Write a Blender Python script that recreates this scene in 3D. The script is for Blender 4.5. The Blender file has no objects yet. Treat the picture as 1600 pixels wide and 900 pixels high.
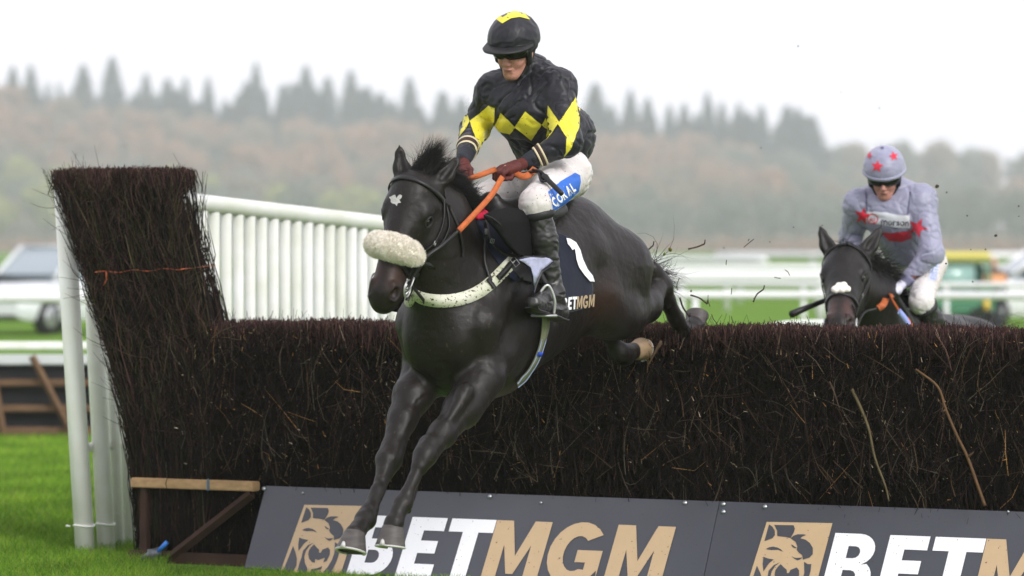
import bpy, bmesh, math, random
import numpy as np
from mathutils import Vector, Matrix, noise
from mathutils.bvhtree import BVHTree
random.seed(7); rng = np.random.default_rng(7)
R = math.radians
SC = bpy.context.scene

# ---------------------------------------------------------------- camera, world, sun, exposure
FPX, CH, HY = 6000.0, 1.8, 385.0            # focal length in px of a 1600 px wide frame, camera height, horizon row
cam_d = bpy.data.cameras.new('camera'); cam = bpy.data.objects.new('camera', cam_d)
SC.collection.objects.link(cam); SC.camera = cam
cam.location = (0, 0, CH); cam.rotation_euler = (R(90), 0, 0)
cam_d.sensor_width = 36; cam_d.lens = 36 * FPX / 1600
cam_d.shift_y = -(450 - HY) / 1600
cam_d.clip_end = 6000
cam_d.dof.use_dof = True; cam_d.dof.focus_distance = 19.2; cam_d.dof.aperture_fstop = 2.3

world = bpy.data.worlds.new('World'); SC.world = world; world.use_nodes = True
nt = world.node_tree; nt.nodes.clear()
wo = nt.nodes.new('ShaderNodeOutputWorld'); bg = nt.nodes.new('ShaderNodeBackground')
sky = nt.nodes.new('ShaderNodeTexSky'); sky.sky_type = 'NISHITA'; sky.sun_disc = False
sky.sun_elevation = R(33); sky.sun_rotation = R(143); sky.dust_density = 6; sky.air_density = 1.0
hs = nt.nodes.new('ShaderNodeHueSaturation'); hs.inputs['Saturation'].default_value = 0.10
gm = nt.nodes.new('ShaderNodeMix'); gm.data_type = 'RGBA'; gm.inputs[0].default_value = 0.72
gm.inputs[7].default_value = (11.1, 10.9, 11.9, 1)      # overcast cloud layer
nt.links.new(sky.outputs[0], hs.inputs['Color']); nt.links.new(hs.outputs[0], gm.inputs[6])
nt.links.new(gm.outputs[2], bg.inputs[0]); bg.inputs[1].default_value = 0.10
nt.links.new(bg.outputs[0], wo.inputs[0])
sd = bpy.data.lights.new('sun', 'SUN'); sd.energy = 1.5; sd.angle = R(16); sd.color = (1, .97, .93)
sun = bpy.data.objects.new('sun', sd); SC.collection.objects.link(sun)
_el, _az = R(33), R(143)                                  # behind and to the right of the camera
sun_dir = Vector((math.sin(_az)*math.cos(_el), math.cos(_az)*math.cos(_el), math.sin(_el)))
sun.rotation_euler = sun_dir.to_track_quat('Z', 'Y').to_euler()
vs = SC.view_settings; vs.view_transform = 'Standard'; vs.look = 'None'; vs.gamma = 1.0; vs.exposure = 0.50
vs.use_curve_mapping = False
SC.cycles.volume_bounces = 2; SC.cycles.max_bounces = 8

# ---------------------------------------------------------------- helpers
def tag(o, label=None, cat=None, group=None, kind=None):
    if label: o['label'] = label
    if cat: o['category'] = cat
    if group: o['group'] = group
    if kind: o['kind'] = kind
    return o
def empty(name, loc=(0, 0, 0), rz=0.0, label=None, cat=None, group=None):
    o = bpy.data.objects.new(name, None); SC.collection.objects.link(o)
    o.location = loc; o.rotation_euler = (0, 0, rz); o.empty_display_size = .2
    return tag(o, label, cat, group)
def add_mesh(name, V, F, mats, parent=None, smooth=True, fmat=None, col=None, inv=None):
    """one mesh object; V are world points unless inv is None and parent is None (then also world)."""
    me = bpy.data.meshes.new(name)
    V = np.asarray(V, dtype=np.float32).reshape(-1, 3)
    if isinstance(F, np.ndarray):
        n, k = F.shape
        me.vertices.add(len(V)); me.vertices.foreach_set('co', V.ravel())
        me.loops.add(n*k); me.loops.foreach_set('vertex_index', F.ravel().astype(np.int32))
        me.polygons.add(n); me.polygons.foreach_set('loop_start', (np.arange(n)*k).astype(np.int32))
        me.polygons.foreach_set('loop_total', np.full(n, k, dtype=np.int32))
        me.update(calc_edges=True)
    else:
        me.from_pydata([tuple(v) for v in V.tolist()], [], F)
    if not isinstance(mats, (list, tuple)): mats = [mats]
    for m in mats: me.materials.append(m)
    if fmat is not None: me.polygons.foreach_set('material_index', np.asarray(fmat, dtype=np.int32))
    me.polygons.foreach_set('use_smooth', np.full(len(me.polygons), smooth))
    if col is not None:
        ca = me.color_attributes.new('Col', 'FLOAT_COLOR', 'POINT')
        c4 = np.ones((len(V), 4), dtype=np.float32); c4[:, :3] = col
        ca.data.foreach_set('color', c4.ravel())
    me.update()
    o = bpy.data.objects.new(name, me); SC.collection.objects.link(o)
    if parent is not None:
        o.parent = parent
        M = Matrix.LocRotScale(parent.location, parent.rotation_euler, parent.scale)
        if parent.parent is not None:
            P = parent.parent; M = Matrix.LocRotScale(P.location, P.rotation_euler, P.scale) @ M
        me.transform(M.inverted())
    return o
def at(px, py, Y):
    return Vector(((px-800)/FPX*Y, Y, CH-(py-HY)/FPX*Y))
def mat(name, col, rough=.6, spec=.5, bump=0., bscale=60., var=0., vscale=8., metal=0., attr=False, sheen=0., stretch=None, coat=0., transl=0., emit=None, mud=0., dark=None, mscale=75.):
    m = bpy.data.materials.new(name); m.use_nodes = True; n = m.node_tree; b = n.nodes['Principled BSDF']
    b.inputs['Base Color'].default_value = (*col, 1); b.inputs['Roughness'].default_value = rough
    b.inputs['Specular IOR Level'].default_value = spec; b.inputs['Metallic'].default_value = metal
    if sheen: b.inputs['Sheen Weight'].default_value = sheen
    if coat: b.inputs['Coat Weight'].default_value = coat; b.inputs['Coat Roughness'].default_value = .15
    if emit: b.inputs['Emission Color'].default_value = (*emit[0], 1); b.inputs['Emission Strength'].default_value = emit[1]
    tc = n.nodes.new('ShaderNodeTexCoord'); mp = n.nodes.new('ShaderNodeMapping')
    n.links.new(tc.outputs['Object'], mp.inputs[0])
    if stretch: mp.inputs['Scale'].default_value = stretch
    src = None
    if attr:
        a = n.nodes.new('ShaderNodeVertexColor'); a.layer_name = 'Col'; src = a.outputs[0]
    def mixc(fac, A, B, blend='MIX'):
        x = n.nodes.new('ShaderNodeMix'); x.data_type = 'RGBA'; x.blend_type = blend
        if isinstance(fac, (int, float)): x.inputs[0].default_value = fac
        else: n.links.new(fac, x.inputs[0])
        for s, k in ((A, 6), (B, 7)):
            if isinstance(s, tuple): x.inputs[k].default_value = (*s[:3], 1)
            else: n.links.new(s, x.inputs[k])
        return x.outputs[2]
    if var:
        t = n.nodes.new('ShaderNodeTexNoise'); t.inputs['Scale'].default_value = vscale; t.inputs['Detail'].default_value = 6
        n.links.new(mp.outputs[0], t.inputs['Vector'])
        r = n.nodes.new('ShaderNodeMapRange'); r.inputs[1].default_value = .3; r.inputs[2].default_value = .7
        n.links.new(t.outputs[0], r.inputs[0])
        base = src if src is not None else tuple(col)
        lo = dark if dark else tuple(c*(1-var) for c in col)
        if src is not None:
            lo = mixc(var, src, (0, 0, 0))
        src = mixc(r.outputs[0], lo, base)
    if mud:
        pass
    if mud:
        t = n.nodes.new('ShaderNodeTexNoise'); t.inputs['Scale'].default_value = mscale; t.inputs['Detail'].default_value = 2.5
        n.links.new(tc.outputs['Object'], t.inputs['Vector'])
        r = n.nodes.new('ShaderNodeMapRange'); r.inputs[1].default_value = .70-mud*.12; r.inputs[2].default_value = .73-mud*.12
        n.links.new(t.outputs[0], r.inputs[0])
        src = mixc(r.outputs[0], src if src is not None else tuple(col), (.05, .035, .02))
    if src is not None: n.links.new(src, b.inputs['Base Color'])
    if bump:
        t = n.nodes.new('ShaderNodeTexNoise'); t.inputs['Scale'].default_value = bscale; t.inputs['Detail'].default_value = 5
        n.links.new(mp.outputs[0], t.inputs['Vector'])
        bp = n.nodes.new('ShaderNodeBump'); bp.inputs['Strength'].default_value = bump; bp.inputs['Distance'].default_value = .01
        n.links.new(t.outputs[0], bp.inputs['Height']); n.links.new(bp.outputs[0], b.inputs['Normal'])
    return m

def sticks(P0, P1, r0, r1, bend=None, seg=2, sides=3):
    """vectorised tapered, slightly bent sticks -> V, F(quads)"""
    P0 = np.asarray(P0, float); P1 = np.asarray(P1, float); N = len(P0)
    d = P1-P0; L = np.linalg.norm(d, axis=1, keepdims=True)+1e-9; d = d/L
    ref = np.where(np.abs(d[:, 2:3]) > .9, np.array([[1., 0, 0]]), np.array([[0, 0, 1.]]))
    u = np.cross(d, ref); u /= np.linalg.norm(u, axis=1, keepdims=True)+1e-9; v = np.cross(d, u)
    if bend is None: bend = np.zeros((N, 3))
    rings = []
    r0 = np.broadcast_to(np.asarray(r0, float).reshape(-1, 1), (N, 1)); r1 = np.broadcast_to(np.asarray(r1, float).reshape(-1, 1), (N, 1))
    for i in range(seg+1):
        t = i/seg
        c = P0*(1-t)+P1*t+bend*(4*t*(1-t)); r = r0*(1-t)+r1*t
        for k in range(sides):
            a = 2*math.pi*k/sides
            rings.append(c+r*(math.cos(a)*u+math.sin(a)*v))
    V = np.stack(rings, axis=1)                      # N, (seg+1)*sides, 3
    per = (seg+1)*sides; q = []
    for i in range(seg):
        for k in range(sides):
            k2 = (k+1) % sides
            q.append([i*sides+k, i*sides+k2, (i+1)*sides+k2, (i+1)*sides+k])
    q = np.array(q)
    F = (np.arange(N)[:, None, None]*per+q[None]).reshape(-1, 4)
    return V.reshape(-1, 3), F, per

def catmull(P, n=8, closed=False):
    P = [Vector(p) for p in P]; out = []
    m = len(P); rng_ = range(m if closed else m-1)
    for i in rng_:
        p0 = P[(i-1) % m] if closed or i > 0 else P[0]*2-P[1]
        p1 = P[i]; p2 = P[(i+1) % m]
        p3 = P[(i+2) % m] if closed or i < m-2 else P[-1]*2-P[-2]
        for j in range(n):
            t = j/n
            out.append(.5*((2*p1)+(-p0+p2)*t+(2*p0-5*p1+4*p2-p3)*t*t+(-p0+3*p1-3*p2+p3)*t**3))
    if not closed: out.append(P[-1])
    return out
class MB:
    """collects shapes into one mesh"""
    def __init__(s): s.V = []; s.F = []; s.M = []
    def add(s, V, F, mi=0):
        o = len(s.V); s.V += [tuple(v) for v in V]; s.F += [tuple(i+o for i in f) for f in F]; s.M += [mi]*len(F); return s
    def box(s, c, size, rot=None, mi=0, bev=0.0):
        c = Vector(c); hx, hy, hz = [x/2 for x in size]; M = rot.to_matrix() if hasattr(rot, 'to_matrix') else (rot or Matrix.Identity(3))
        bm = bmesh.new(); bmesh.ops.create_cube(bm, size=1)
        for v in bm.verts: v.co = Vector((v.co.x*size[0], v.co.y*size[1], v.co.z*size[2]))
        if bev: bmesh.ops.bevel(bm, geom=bm.edges[:], offset=bev, segments=2, affect='EDGES')
        V = [c+M @ v.co for v in bm.verts]; bm.verts.index_update(); F = [[v.index for v in f.verts] for f in bm.faces]; bm.free()
        return s.add(V, F, mi)
    def tube(s, P, r, sides=10, mi=0, closed=False, cap=True, flat=1.0):
        P = [Vector(p) for p in P]; n = len(P)
        rs = r if isinstance(r, (list, tuple)) else [r]*n
        V = []; F = []; prev = None
        for i in range(n):
            if closed: d = P[(i+1) % n]-P[i-1]
            else: d = P[min(i+1, n-1)]-P[max(i-1, 0)]
            d.normalize()
            if prev is None:
                u = d.cross(Vector((0, 0, 1)));
                if u.length < .1: u = d.cross(Vector((1, 0, 0)))
            else: u = prev-d*prev.dot(d)
            u.normalize(); prev = u; w = d.cross(u)
            for k in range(sides):
                a = 2*math.pi*k/sides; V.append(P[i]+rs[i]*(math.cos(a)*u+flat*math.sin(a)*w))
        for i in range(n if closed else n-1):
            for k in range(sides):
                k2 = (k+1) % sides; j = (i+1) % n
                F.append((i*sides+k, i*sides+k2, j*sides+k2, j*sides+k))
        if cap and not closed:
            F.append(tuple(range(sides))[::-1]); F.append(tuple((n-1)*sides+k for k in range(sides)))
        return s.add(V, F, mi)
    def ribbon(s, P, N, w, th=.003, mi=0):
        """flat strap with box section; N = outward normals"""
        n = len(P); V = []; F = []
        ws = w if isinstance(w, (list, tuple)) else [w]*n
        for i in range(n):
            d = (P[min(i+1, n-1)]-P[max(i-1, 0)]).normalized(); nn = N[i].normalized(); sd_ = d.cross(nn).normalized(); nn = sd_.cross(d)
            for a, b in ((-1, 0), (1, 0), (1, 1), (-1, 1)):
                V.append(P[i]+sd_*(a*ws[i]/2)+nn*(b*th))
        for i in range(n-1):
            for k in range(4):
                k2 = (k+1) % 4; F.append((i*4+k, i*4+k2, i*4+4+k2, i*4+4+k))
        F.append((0, 1, 2, 3)); F.append(tuple((n-1)*4+k for k in (3, 2, 1, 0)))
        return s.add(V, F, mi)
    def prism(s, pts, off, mi=0):
        """pts: 3D outline, off: thickness vector"""
        n = len(pts); pts = [Vector(p) for p in pts]; off = Vector(off)
        V = pts+[p+off for p in pts]
        F = [tuple(range(n)), tuple(range(2*n-1, n-1, -1))]+[(i, i+n, (i+1) % n+n, (i+1) % n) for i in range(n)]
        return s.add(V, F, mi)
    def build(s, name, mats, parent=None, smooth=True):
        return add_mesh(name, s.V, s.F, mats, parent, smooth, fmat=s.M)
def auto_smooth(o, ang=35):
    me = o.data; bm = bmesh.new(); bm.from_mesh(me)
    for e in bm.edges:
        e.smooth = not (len(e.link_faces) == 2 and e.calc_face_angle(0) > R(ang))
    bm.to_mesh(me); bm.free(); return o

# ---- implicit-surface kit: round cones and ellipsoids blended smoothly, meshed by surface nets
class Field:
    def __init__(s, lo, hi, h):
        s.lo = np.array(lo, float); s.h = h
        s.n = np.ceil((np.array(hi)-s.lo)/h).astype(int)+1
        s.f = np.ones(s.n, np.float32)
    def _sub(s, lo, hi):
        a = np.clip(np.floor((lo-s.lo)/s.h).astype(int), 0, s.n); b = np.clip(np.ceil((hi-s.lo)/s.h).astype(int)+1, 0, s.n)
        if np.any(b <= a): return None
        sl = tuple(slice(x, y) for x, y in zip(a, b))
        ax = [(s.lo[i]+s.h*np.arange(a[i], b[i])).astype(np.float32) for i in range(3)]
        return sl, np.meshgrid(*ax, indexing='ij', sparse=True)
    def _mix(s, sl, d, k, sub):
        f = s.f[sl]
        if sub:
            g = -d; h = np.maximum(k-np.abs(f-g), 0)/k; s.f[sl] = np.maximum(f, g)+h*h*k*.25
        else:
            h = np.maximum(k-np.abs(f-d), 0)/k; s.f[sl] = np.minimum(f, d)-h*h*k*.25
    def cone(s, a, b, ra, rb, k=.03, lat=1.0, axis=(0, 1, 0), sub=False):
        """round cone a->b; lat<1 flattens it along `axis`"""
        a = np.array(a, float); b = np.array(b, float); m = max(ra, rb)*max(1, lat)+k+3*s.h
        q = s._sub(np.minimum(a, b)-m, np.maximum(a, b)+m)
        if q is None: return s
        sl, (X, Y, Z) = q
        px, py, pz = X-a[0], Y-a[1], Z-a[2]; ba = b-a
        if lat != 1.0:
            A = np.array(axis, float); A /= np.linalg.norm(A)
            L2 = ba@ba; tt = np.clip((px*ba[0]+py*ba[1]+pz*ba[2])/max(L2, 1e-9), 0, 1)
            qx, qy, qz = px-tt*ba[0], py-tt*ba[1], pz-tt*ba[2]
            c = (qx*A[0]+qy*A[1]+qz*A[2])*(1/lat-1)
            px, py, pz = px+c*A[0], py+c*A[1], pz+c*A[2]
        L2 = max(ba@ba, 1e-9); t = np.clip((px*ba[0]+py*ba[1]+pz*ba[2])/L2, 0, 1)
        d = np.sqrt((px-t*ba[0])**2+(py-t*ba[1])**2+(pz-t*ba[2])**2)-(ra+(rb-ra)*t)
        if lat != 1.0: d = d*min(1, lat)**.5
        s._mix(sl, d.astype(np.float32), k, sub); return s
    def ell(s, c, r, rot=None, k=.03, sub=False):
        c = np.array(c, float); r = np.array(r, float); m = r.max()+k+3*s.h
        q = s._sub(c-m, c+m)
        if q is None: return s
        sl, (X, Y, Z) = q; px, py, pz = X-c[0], Y-c[1], Z-c[2]
        if rot is not None:
            Rm = np.array(rot, float)            # rows = axes
            px, py, pz = (Rm[0, 0]*px+Rm[0, 1]*py+Rm[0, 2]*pz, Rm[1, 0]*px+Rm[1, 1]*py+Rm[1, 2]*pz, Rm[2, 0]*px+Rm[2, 1]*py+Rm[2, 2]*pz)
        k0 = np.sqrt((px/r[0])**2+(py/r[1])**2+(pz/r[2])**2)+1e-6
        k1 = np.sqrt((px/r[0]**2)**2+(py/r[1]**2)**2+(pz/r[2]**2)**2)+1e-6
        s._mix(sl, (k0*(k0-1)/k1).astype(np.float32), k, sub); return s
    def mesh(s):
        f = s.f; I = f < 0
        nx, ny, nz = (np.array(I.shape)-1)
        cnt = np.zeros((nx, ny, nz), np.int8)
        for dx in (0, 1):
            for dy in (0, 1):
                for dz in (0, 1): cnt += I[dx:dx+nx, dy:dy+ny, dz:dz+nz]
        act = (cnt > 0) & (cnt < 8); del cnt
        C = np.argwhere(act); idx = -np.ones(act.shape, np.int32); idx[act] = np.arange(len(C))
        acc = np.zeros((len(C), 3)); w = np.zeros(len(C))
        cor = [(x, y, z) for x in (0, 1) for y in (0, 1) for z in (0, 1)]
        val = {c: f[C[:, 0]+c[0], C[:, 1]+c[1], C[:, 2]+c[2]] for c in cor}
        for c in cor:
            for ax in range(3):
                if c[ax]: continue
                c2 = list(c); c2[ax] = 1; c2 = tuple(c2)
                a, b = val[c], val[c2]; m = (a < 0) != (b < 0)
                t = np.where(m, a/np.where(m, a-b, 1), 0)
                p = np.tile(np.array(c, float), (len(C), 1)); p[:, ax] += t
                acc += np.where(m[:, None], p, 0); w += m
        V = (C+acc/w[:, None])*s.h+s.lo
        quads = []
        for ax in range(3):
            sl0 = [slice(None)]*3; sl1 = [slice(None)]*3; sl0[ax] = slice(0, -1); sl1[ax] = slice(1, None)
            A, B = I[tuple(sl0)], I[tuple(sl1)]; E = np.argwhere(A != B); ins = A[E[:, 0], E[:, 1], E[:, 2]]
            o1, o2 = (ax+1) % 3, (ax+2) % 3
            ok = (E[:, o1] > 0) & (E[:, o2] > 0)
            for o in (o1, o2): ok &= E[:, o] < (act.shape[o])
            ok &= E[:, ax] < act.shape[ax]
            E = E[ok]; ins = ins[ok]
            def g(d1, d2):
                q = E.copy(); q[:, o1] -= d1; q[:, o2] -= d2; return idx[q[:, 0], q[:, 1], q[:, 2]]
            Q = np.stack([g(1, 1), g(0, 1), g(0, 0), g(1, 0)], 1)
            Q[~ins] = Q[~ins][:, ::-1]
            quads.append(Q)
        Q = np.concatenate(quads); Q = Q[(Q >= 0).all(1)]
        return V, Q

class Frame:
    """local frame of a rider-and-horse pair: x forward, y to its left, z up; origin on the ground under the chest"""
    def __init__(s, px, depth, th):
        t = R(th); s.h = Vector((-math.sin(t), -math.cos(t), 0)); s.l = Vector((math.cos(t), -math.sin(t), 0))
        s.O = Vector(((px-800)/FPX*depth, depth, 0)); s.rz = math.atan2(s.h.y, s.h.x)
        s.M = Matrix.Translation(s.O) @ Matrix.Rotation(s.rz, 4, 'Z'); s.Mi = s.M.inverted()
    def pt(s, px, py, c=0.):
        """point of the plane y=c (local) that this photograph row and column look at"""
        dx = (px-800)/FPX; d = (c+s.O.dot(s.l))/(dx*s.l.x+s.l.y)
        return s.Mi @ at(px, py, d)
    def W(s, p): return s.M @ Vector(p)
    def L(s, p): return s.Mi @ Vector(p)
def npw(fr, V):
    M = np.array(fr.M); return np.asarray(V)@M[:3, :3].T+M[:3, 3]
def biggest(V, Q):
    """keep only the largest connected shell"""
    n = len(V); lab = np.arange(n)
    while True:
        m = lab[Q].min(1); new = lab.copy()
        for k in range(4): np.minimum.at(new, Q[:, k], m)
        new = new[new]; new = new[new]
        if (new == lab).all(): break
        lab = new
    u, c = np.unique(lab[Q[:, 0]], return_counts=True); b = u[c.argmax()]; keep = lab == b
    idx = np.cumsum(keep)-1; return V[keep], idx[Q[keep[Q[:, 0]]]]
def creases(V, N_, amp, sc, seed=0., aniso=(1, 1, 1), w=.055):
    """narrow pulled folds as in thin cloth"""
    out = np.array(V, float)
    for i in range(len(out)):
        p = Vector((out[i, 0]*aniso[0], out[i, 1]*aniso[1], out[i, 2]*aniso[2]))*sc+Vector((seed, seed*.7, 3.1))
        q = p+Vector((noise.noise(p*.7), noise.noise(p*.7+Vector((5, 5, 5))), 0))*1.1
        n = noise.noise(q); n2 = noise.noise(q*1.9+Vector((9, 2, 4)))
        out[i] += N_[i]*amp*(.6*noise.noise(p*.8)-math.exp(-(n/w)**2)-.55*math.exp(-(n2/w)**2))
    return out
def bvh_of(V, F): return BVHTree.FromPolygons([tuple(v) for v in V], [tuple(int(i) for i in f) for f in F])
EYE = Vector((0, 0, CH))
def hit(bvh, px, py, off=0.):
    d = (at(px, py, 1)-EYE).normalized(); loc, n, i, t = bvh.ray_cast(EYE, d)
    if loc is None: return None, None
    if n.dot(d) > 0: n = -n
    return loc+n*off, n
def near(bvh, p, off=0.):
    loc, n, i, t = bvh.find_nearest(Vector(p)); return loc+n*off, n
def poly2d(polys, maxe=None):
    """polygons in 2D (list of outlines) -> V2, F triangles, subdivided to edge length maxe"""
    bm = bmesh.new()
    for P in polys:
        vs_ = [bm.verts.new((p[0], p[1], 0)) for p in P]
        try: bm.faces.new(vs_)
        except ValueError: pass
    bm.normal_update(); bmesh.ops.triangulate(bm, faces=bm.faces[:], ngon_method='EAR_CLIP')
    if maxe:
        for _ in range(7):
            E = [e for e in bm.edges if e.calc_length() > maxe]
            if not E: break
            bmesh.ops.subdivide_edges(bm, edges=E, cuts=1); bmesh.ops.triangulate(bm, faces=bm.faces[:])
    bm.verts.index_update(); V = [(v.co.x, v.co.y) for v in bm.verts]; F = [[v.index for v in f.verts] for f in bm.faces]; bm.free()
    return V, F
def text2d(s, bold=.0):
    """glyphs of a line of text as a 2D mesh, height 1 = capital height"""
    cu = bpy.data.curves.new('txt', 'FONT'); cu.body = s; cu.offset = bold; cu.resolution_u = 3
    o = bpy.data.objects.new('txt', cu); SC.collection.objects.link(o)
    me = bpy.data.meshes.new_from_object(o.evaluated_get(bpy.context.evaluated_depsgraph_get()))
    V = [(v.co.x, v.co.y) for v in me.vertices]; F = [list(p.vertices) for p in me.polygons]
    bpy.data.objects.remove(o); bpy.data.curves.remove(cu); bpy.data.meshes.remove(me)
    if not V: return [], []
    hgt = .73; x0 = min(v[0] for v in V)
    return [((x-x0)/hgt, y/hgt) for x, y in V], F
def refine2d(V, F, maxe):
    bm = bmesh.new(); vs_ = [bm.verts.new((x, y, 0)) for x, y in V]
    for f in F:
        try: bm.faces.new([vs_[i] for i in f])
        except ValueError: pass
    bm.normal_update(); bmesh.ops.triangulate(bm, faces=bm.faces[:])
    for _ in range(6):
        E = [e for e in bm.edges if e.calc_length() > maxe]
        if not E: break
        bmesh.ops.subdivide_edges(bm, edges=E, cuts=1); bmesh.ops.triangulate(bm, faces=bm.faces[:])
    bm.verts.index_update(); V = [(v.co.x, v.co.y) for v in bm.verts]; F = [[v.index for v in f.verts] for f in bm.faces]; bm.free()
    return V, F
def drape(bvh, V2, F, off):
    """lay a flat pattern onto a surface, seen from the front"""
    P = []; ok = []
    for x, y in V2:
        l, n = hit(bvh, x, y, off); P.append(l if l is not None else Vector((0, 0, 0))); ok.append(l is not None)
    F2 = []
    for f in F:
        if all(ok[i] for i in f):
            q = [P[i] for i in f]
            if max((q[i]-q[i-1]).length for i in range(len(q))) < .12: F2.append(f)
    return P, F2
def star2d(cx, cy, r, rot=0, ri=.42, sx=1.):
    return [(cx+sx*(r if i % 2 == 0 else r*ri)*math.sin(R(rot)+math.pi*i/5), cy-(r if i % 2 == 0 else r*ri)*math.cos(R(rot)+math.pi*i/5)) for i in range(10)]
def wrinkle(V, N_, amp, sc, seed=0., ridged=True, aniso=(1, 1, 1)):
    out = np.array(V, float)
    for i in range(len(out)):
        p = Vector((out[i, 0]*aniso[0], out[i, 1]*aniso[1], out[i, 2]*aniso[2]))*sc+Vector((seed, seed*.7, 3.1))
        n = noise.noise(p+Vector((1, 1, 1))*noise.noise(p*.6)*1.2)
        v = (1-abs(n)*2.6) if ridged else n
        v += .35*noise.noise(p*2.7)
        out[i] += N_[i]*amp*v
    return out
def vnormals(V, Q):
    V = np.asarray(V); n = np.zeros_like(V)
    fn = np.cross(V[Q[:, 2]]-V[Q[:, 0]], V[Q[:, 3]]-V[Q[:, 1]])
    for k in range(4): np.add.at(n, Q[:, k], fn)
    return n/(np.linalg.norm(n, axis=1, keepdims=True)+1e-12)
# ================================================================ SETTING
m_ground = mat('turf', (.135, .24, .040), 1, .0, bump=.6, bscale=40, var=.45, vscale=.8, dark=(.10, .18, .035))
def gz(x, y):
    return .3*min(max((y-450)/600, 0), 1)
def build_ground():
    xs = [-1500, -600, -250, -100, -40, -12, -4, 0, 4, 12, 40, 100, 250, 600, 1500]; ys = [-60, 0, 10, 20, 30, 60, 120, 200, 300, 450, 600, 800, 1050, 1500, 3000]
    V = [(x, y, gz(x, y)) for y in ys for x in xs]; n = len(xs)
    F = [(j*n+i, j*n+i+1, (j+1)*n+i+1, (j+1)*n+i) for j in range(len(ys)-1) for i in range(n-1)]
    tag(add_mesh('grass_field', V, F, m_ground), kind='structure')
build_ground()
WS = 1.5                                     # size and distance of the far wood
def hz(x, y):
    """wooded hillside: rises from 700 m to a ridge at about 1000 m, lower to the right"""
    t = min(max((y-705)/320, 0), 1); t = t*t*(3-2*t)
    h = 27-.105*(x+60)+3*math.sin(x*.03+1)
    return .8+t*max(h, 6)
m_hill = mat('woodland_floor', (.075, .065, .03), .95, .1, var=.5, vscale=.05)
xs = list(range(-420, 421, 20)); ys = list(range(700, 1300, 20))
V = [(x*WS, y*WS, CH+WS*(hz(x, y)-(.3 if y == 700 else 0)-CH)) for y in ys for x in xs]; n = len(xs)
tag(add_mesh('wooded_hill', V, [(j*n+i, j*n+i+1, (j+1)*n+i+1, (j+1)*n+i) for j in range(len(ys)-1) for i in range(n-1)], m_hill), kind='structure')
hb = MB(); hb.box((0, 960, 44), (1500, 2000, 90))
m_haze = bpy.data.materials.new('haze_air'); m_haze.use_nodes = True; _n = m_haze.node_tree
_n.nodes.remove(_n.nodes['Principled BSDF']); _v = _n.nodes.new('ShaderNodeVolumePrincipled')
_v.inputs['Color'].default_value = (.94, .955, 1, 1); _v.inputs['Density'].default_value = .00038
_n.links.new(_v.outputs[0], _n.nodes['Material Output'].inputs['Volume'])
tag(hb.build('haze', m_haze, smooth=False), kind='stuff')

# ---- trees (each its own object; copies share meshes)
def tree_mesh(name, kind, col, seed):
    r = np.random.default_rng(seed); V = []; F = []
    mb = MB()
    if kind == 'conifer':
        H = 24
        mb.tube([(0, 0, 0), (0, 0, H*.5), (0, 0, H*.98)], [.35, .2, .03], 6, mi=1)
        n = 1700
        t = r.random(n)**.75; z = 2.5+t*(H-2.3)
        w = (1-t)**.8*4.6+.2; w *= .65+.45*np.abs(np.sin(z*2.1+r.random()*5))
        a = r.random(n)*6.283; rad = w*np.sqrt(r.random(n))
        C = np.stack([rad*np.cos(a), rad*np.sin(a), z-.22*rad], 1); S = .75-.35*t
        crown = col
    else:
        H = 13.5
        mb.tube([(0, 0, 0), (.2, 0, H*.35), (0, .2, H*.8)], [.3, .2, .05], 6, mi=1)
        for k in range(7):
            a = k*2.4; q = 2.5+r.random()*1.5
            mb.tube([(0, 0, H*(.25+.06*k)), (q*.6*math.cos(a), q*.6*math.sin(a), H*(.42+.06*k)), (q*math.cos(a), q*math.sin(a), H*(.6+.05*k))], [.14, .08, .02], 5, mi=1)
        L = r.normal(0, 1, (11, 3)); L /= np.linalg.norm(L, axis=1, keepdims=True)
        L = L*np.array([3.2, 3.2, 3.6])*(.45+.4*r.random((11, 1)))+np.array([0, 0, H*.62])
        n = 1500; w = r.integers(0, 11, n); D = r.normal(0, 1, (n, 3)); D /= np.linalg.norm(D, axis=1, keepdims=True)
        C = L[w]+D*(1.9*r.random((n, 1))**.4); S = np.full(n, .34)
        S = .25+.2*r.random(n)
    for c, s_ in zip(C, S):
        d = r.normal(0, 1, 3); d /= np.linalg.norm(d); e = np.cross(d, r.normal(0, 1, 3)); e /= np.linalg.norm(e); g = np.cross(d, e)
        q = [c-e*s_, c-g*s_*.8, c+e*s_*1.1, c+g*s_*.7]; mb.add(q, [(0, 1, 2, 3)], 0)
    me = bpy.data.meshes.new(name); me.from_pydata(mb.V, [], mb.F); me.materials.append(col); me.materials.append(m_bark)
    me.polygons.foreach_set('material_index', mb.M); me.update(); return me
m_bark = mat('bark', (.10, .08, .06), .9, .1)
m_con = [mat('needles', c, .8, .2, var=.4, vscale=.4) for c in ((.012, .04, .06), (.02, .05, .07))]
m_bro = [mat('autumn_twigs', (.40, .235, .155), .9, .1, var=.4, vscale=.3), mat('brown_twigs', (.28, .215, .155), .9, .1, var=.4, vscale=.3),
         mat('grey_twigs', (.16, .175, .14), .9, .1, var=.3, vscale=.3), mat('yellow_green_leaves', (.30, .32, .10), .9, .1, var=.3, vscale=.3)]
con_me = [tree_mesh('conifer_tree', 'conifer', m_con[i % 2], 10+i) for i in range(4)]
bro_me = [[tree_mesh('autumn_tree', 'broad', m_bro[j], 30+i+7*j) for i in range(2)] for j in range(4)]
def place_tree(me, name, loc, sc, label, cat, group):
    o = bpy.data.objects.new(name, me); SC.collection.objects.link(o); o.location = (loc[0]*WS, loc[1]*WS, CH+WS*(loc[2]-CH))
    o.scale = [q*WS for q in sc]; o.rotation_euler = (0, 0, random.uniform(0, 6.28)); tag(o, label, cat, group)
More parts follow.
